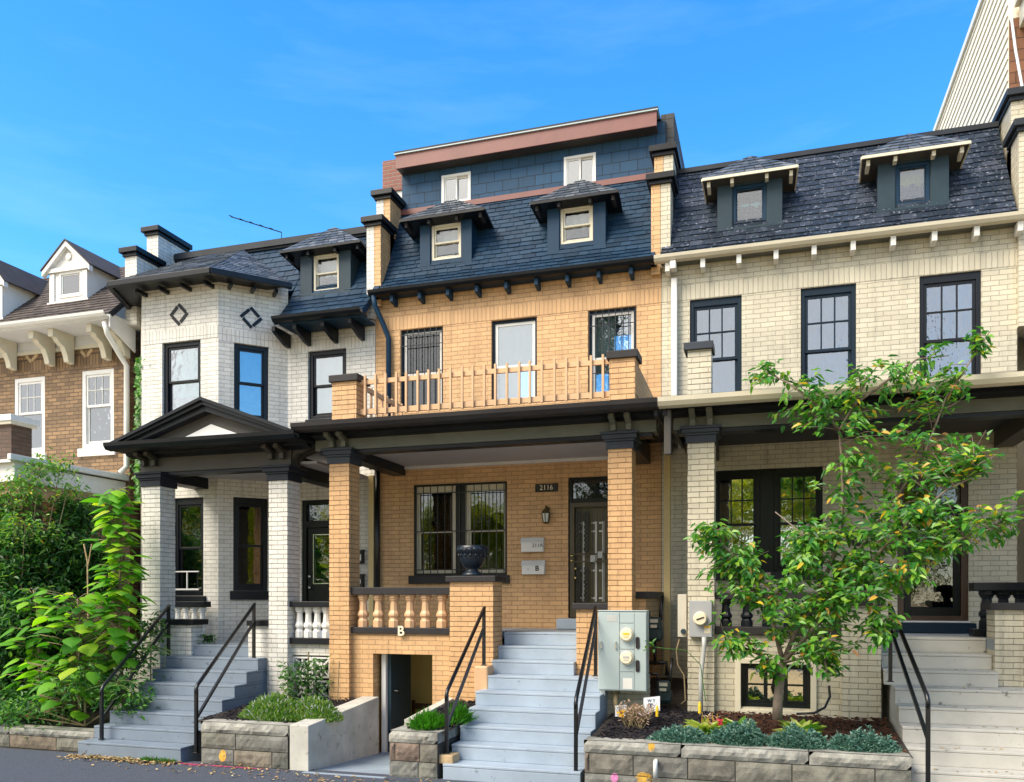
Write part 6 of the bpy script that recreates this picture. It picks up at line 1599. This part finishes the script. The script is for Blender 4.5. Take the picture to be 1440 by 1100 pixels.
# ================================================================ ACROSS THE STREET (behind the camera, seen only in the window glass)
def street_tree(name, label, mat, loc, h, r, n, conic=False, group='street trees across the road'):
    t = plant(name, label, 'tree', loc, group); x, y, z = loc
    MB().tube([(x, y, z), (x + .1, y, z + h * .3), (x, y + .1, z + h * .8)], [.22, .16, .05], 8).build('trunk', 'bark', t, smooth=True)
    m = MB(); cl = [(random.gauss(0, 1), random.gauss(0, 1), random.gauss(0, 1)) for _ in range(60)]
    for i in range(n):
        if conic:
            f = R() ** .7; a = U(0, 6.283); rr = r * (1 - f) * math.sqrt(R()); p = Vector((x + rr * math.cos(a), y + rr * math.sin(a), z + .8 + (h - .8) * f))
        else:
            c = Vector(random.choice(cl)).normalized() * r * .72; v = Vector((random.gauss(0, 1), random.gauss(0, 1), random.gauss(0, 1))) * r * .17
            p = Vector((x, y, z + h * .62)) + Vector((c.x, c.y, c.z * h * .42 / r)) + v
        m.leaf(p, (U(-1, 1), U(-1, 1), U(-.8, .4)), (U(-1, 1), U(-1, 1), 1), U(.22, .4), U(.14, .24))
    m.build('crown', mat, t, fix=False); return t
a1 = street_tree('street_tree', 'broad yellow green street tree across the road', 'street_leaf', (0, -11, 0), 8.5, 3.2, 5200)
c1 = street_tree('conifer_tree', 'dark pointed conifer across the road', 'conifer_leaf', (6, -16, 0), 15, 2.6, 3000, True)
for x, y, s_ in ((-5, -12, .95), (-9.5, -11, .9), (-14, -10.5, 1.05), (-19, -12, 1), (-24, -11, .95), (4.5, -12.5, .9), (9, -11.5, 1.0), (13.5, -12, .95), (18.5, -11, 1.1), (24, -12, 1)): copy_tree(a1, (x, y, 0), U(0, 6), s_)
for x, y, s_ in ((-3, -17, 1.0), (-11, -18, .85)): copy_tree(c1, (x, y, 0), U(0, 6), s_)

# ================================================================ LIGHT, SKY, CAMERA
SUN_EL, SUN_AZ = math.radians(47), math.radians(-38)         # azimuth measured from the street side (-Y) towards +X
sd = Vector((math.sin(SUN_AZ) * math.cos(SUN_EL), -math.cos(SUN_AZ) * math.cos(SUN_EL), math.sin(SUN_EL)))
L = D.lights.new('sun', 'SUN'); L.energy = 2.0; L.angle = math.radians(34); L.color = (1, .90, .74)
lo = D.objects.new('sun', L); COL.objects.link(lo); lo.rotation_euler = sd.to_track_quat('Z', 'Y').to_euler(); lo.location = (-6, -10, 20)
wd = D.worlds.new('World'); SC.world = wd; wd.use_nodes = True
nt = wd.node_tree; bg = nt.nodes['Background']
sk = nt.nodes.new('ShaderNodeTexSky'); sk.sky_type = 'NISHITA'; sk.sun_disc = False
sk.sun_elevation = SUN_EL; sk.sun_rotation = math.atan2(sd.x, sd.y); sk.air_density = 1.0; sk.dust_density = .3; sk.ozone_density = 3.0; sk.altitude = 300
hs = nt.nodes.new('ShaderNodeHueSaturation'); hs.inputs['Hue'].default_value = .497; hs.inputs['Saturation'].default_value = 1.34; hs.inputs['Value'].default_value = 1.0
nt.links.new(sk.outputs[0], hs.inputs['Color'])
tc = nt.nodes.new('ShaderNodeTexCoord'); mp = nt.nodes.new('ShaderNodeMapping'); mp.inputs['Scale'].default_value = (1.2, 1.2, 7); mp.inputs['Rotation'].default_value = (.25, .15, .4)
nt.links.new(tc.outputs['Generated'], mp.inputs[0])
nz = nt.nodes.new('ShaderNodeTexNoise'); nz.inputs['Scale'].default_value = 2.6; nz.inputs['Detail'].default_value = 7; nz.inputs['Roughness'].default_value = .58; nt.links.new(mp.outputs[0], nz.inputs['Vector'])
cl = nt.nodes.new('ShaderNodeValToRGB'); cl.color_ramp.elements[0].position = .50; cl.color_ramp.elements[1].position = .95; cl.color_ramp.elements[1].color = (.17, .17, .17, 1); nt.links.new(nz.outputs['Fac'], cl.inputs[0])
mx = nt.nodes.new('ShaderNodeMix'); mx.data_type = 'RGBA'; nt.links.new(cl.outputs[0], mx.inputs[0]); nt.links.new(hs.outputs[0], mx.inputs[6]); mx.inputs[7].default_value = (2.6, 3.6, 4.6, 1)
# added warm haze lobe behind the camera, below the sun, brightening the porches
dp = nt.nodes.new('ShaderNodeVectorMath'); dp.operation = 'DOT_PRODUCT'; nt.links.new(tc.outputs['Generated'], dp.inputs[0]); dp.inputs[1].default_value = Vector((-.42, -.74, .56)).normalized()
mr = nt.nodes.new('ShaderNodeMapRange'); mr.interpolation_type = 'SMOOTHSTEP'; mr.inputs['From Min'].default_value = .33; mr.inputs['From Max'].default_value = .98; mr.inputs['To Max'].default_value = .85; nt.links.new(dp.outputs['Value'], mr.inputs['Value'])
hz = nt.nodes.new('ShaderNodeMix'); hz.data_type = 'RGBA'; nt.links.new(mr.outputs[0], hz.inputs[0]); nt.links.new(mx.outputs[2], hz.inputs[6]); hz.inputs[7].default_value = (5.2, 4.7, 4.0, 1)
nt.links.new(hz.outputs[2], bg.inputs['Color']); bg.inputs['Strength'].default_value = .122
cam = D.cameras.new('camera'); co = D.objects.new('camera', cam); COL.objects.link(co); SC.camera = co
co.location = (0, 0, ZC); co.rotation_euler = (math.pi / 2, 0, TH)
cam.sensor_fit = 'HORIZONTAL'; cam.sensor_width = 36; cam.lens = FPX / 1440 * 36; cam.shift_y = (HOR - 550) / 1440; cam.clip_start = .1; cam.clip_end = 1000
vs_ = SC.view_settings; vs_.view_transform = 'Standard'; vs_.look = 'None'; vs_.exposure = 1.6; vs_.gamma = 1
SC.cycles.max_bounces = 8; SC.cycles.transparent_max_bounces = 12
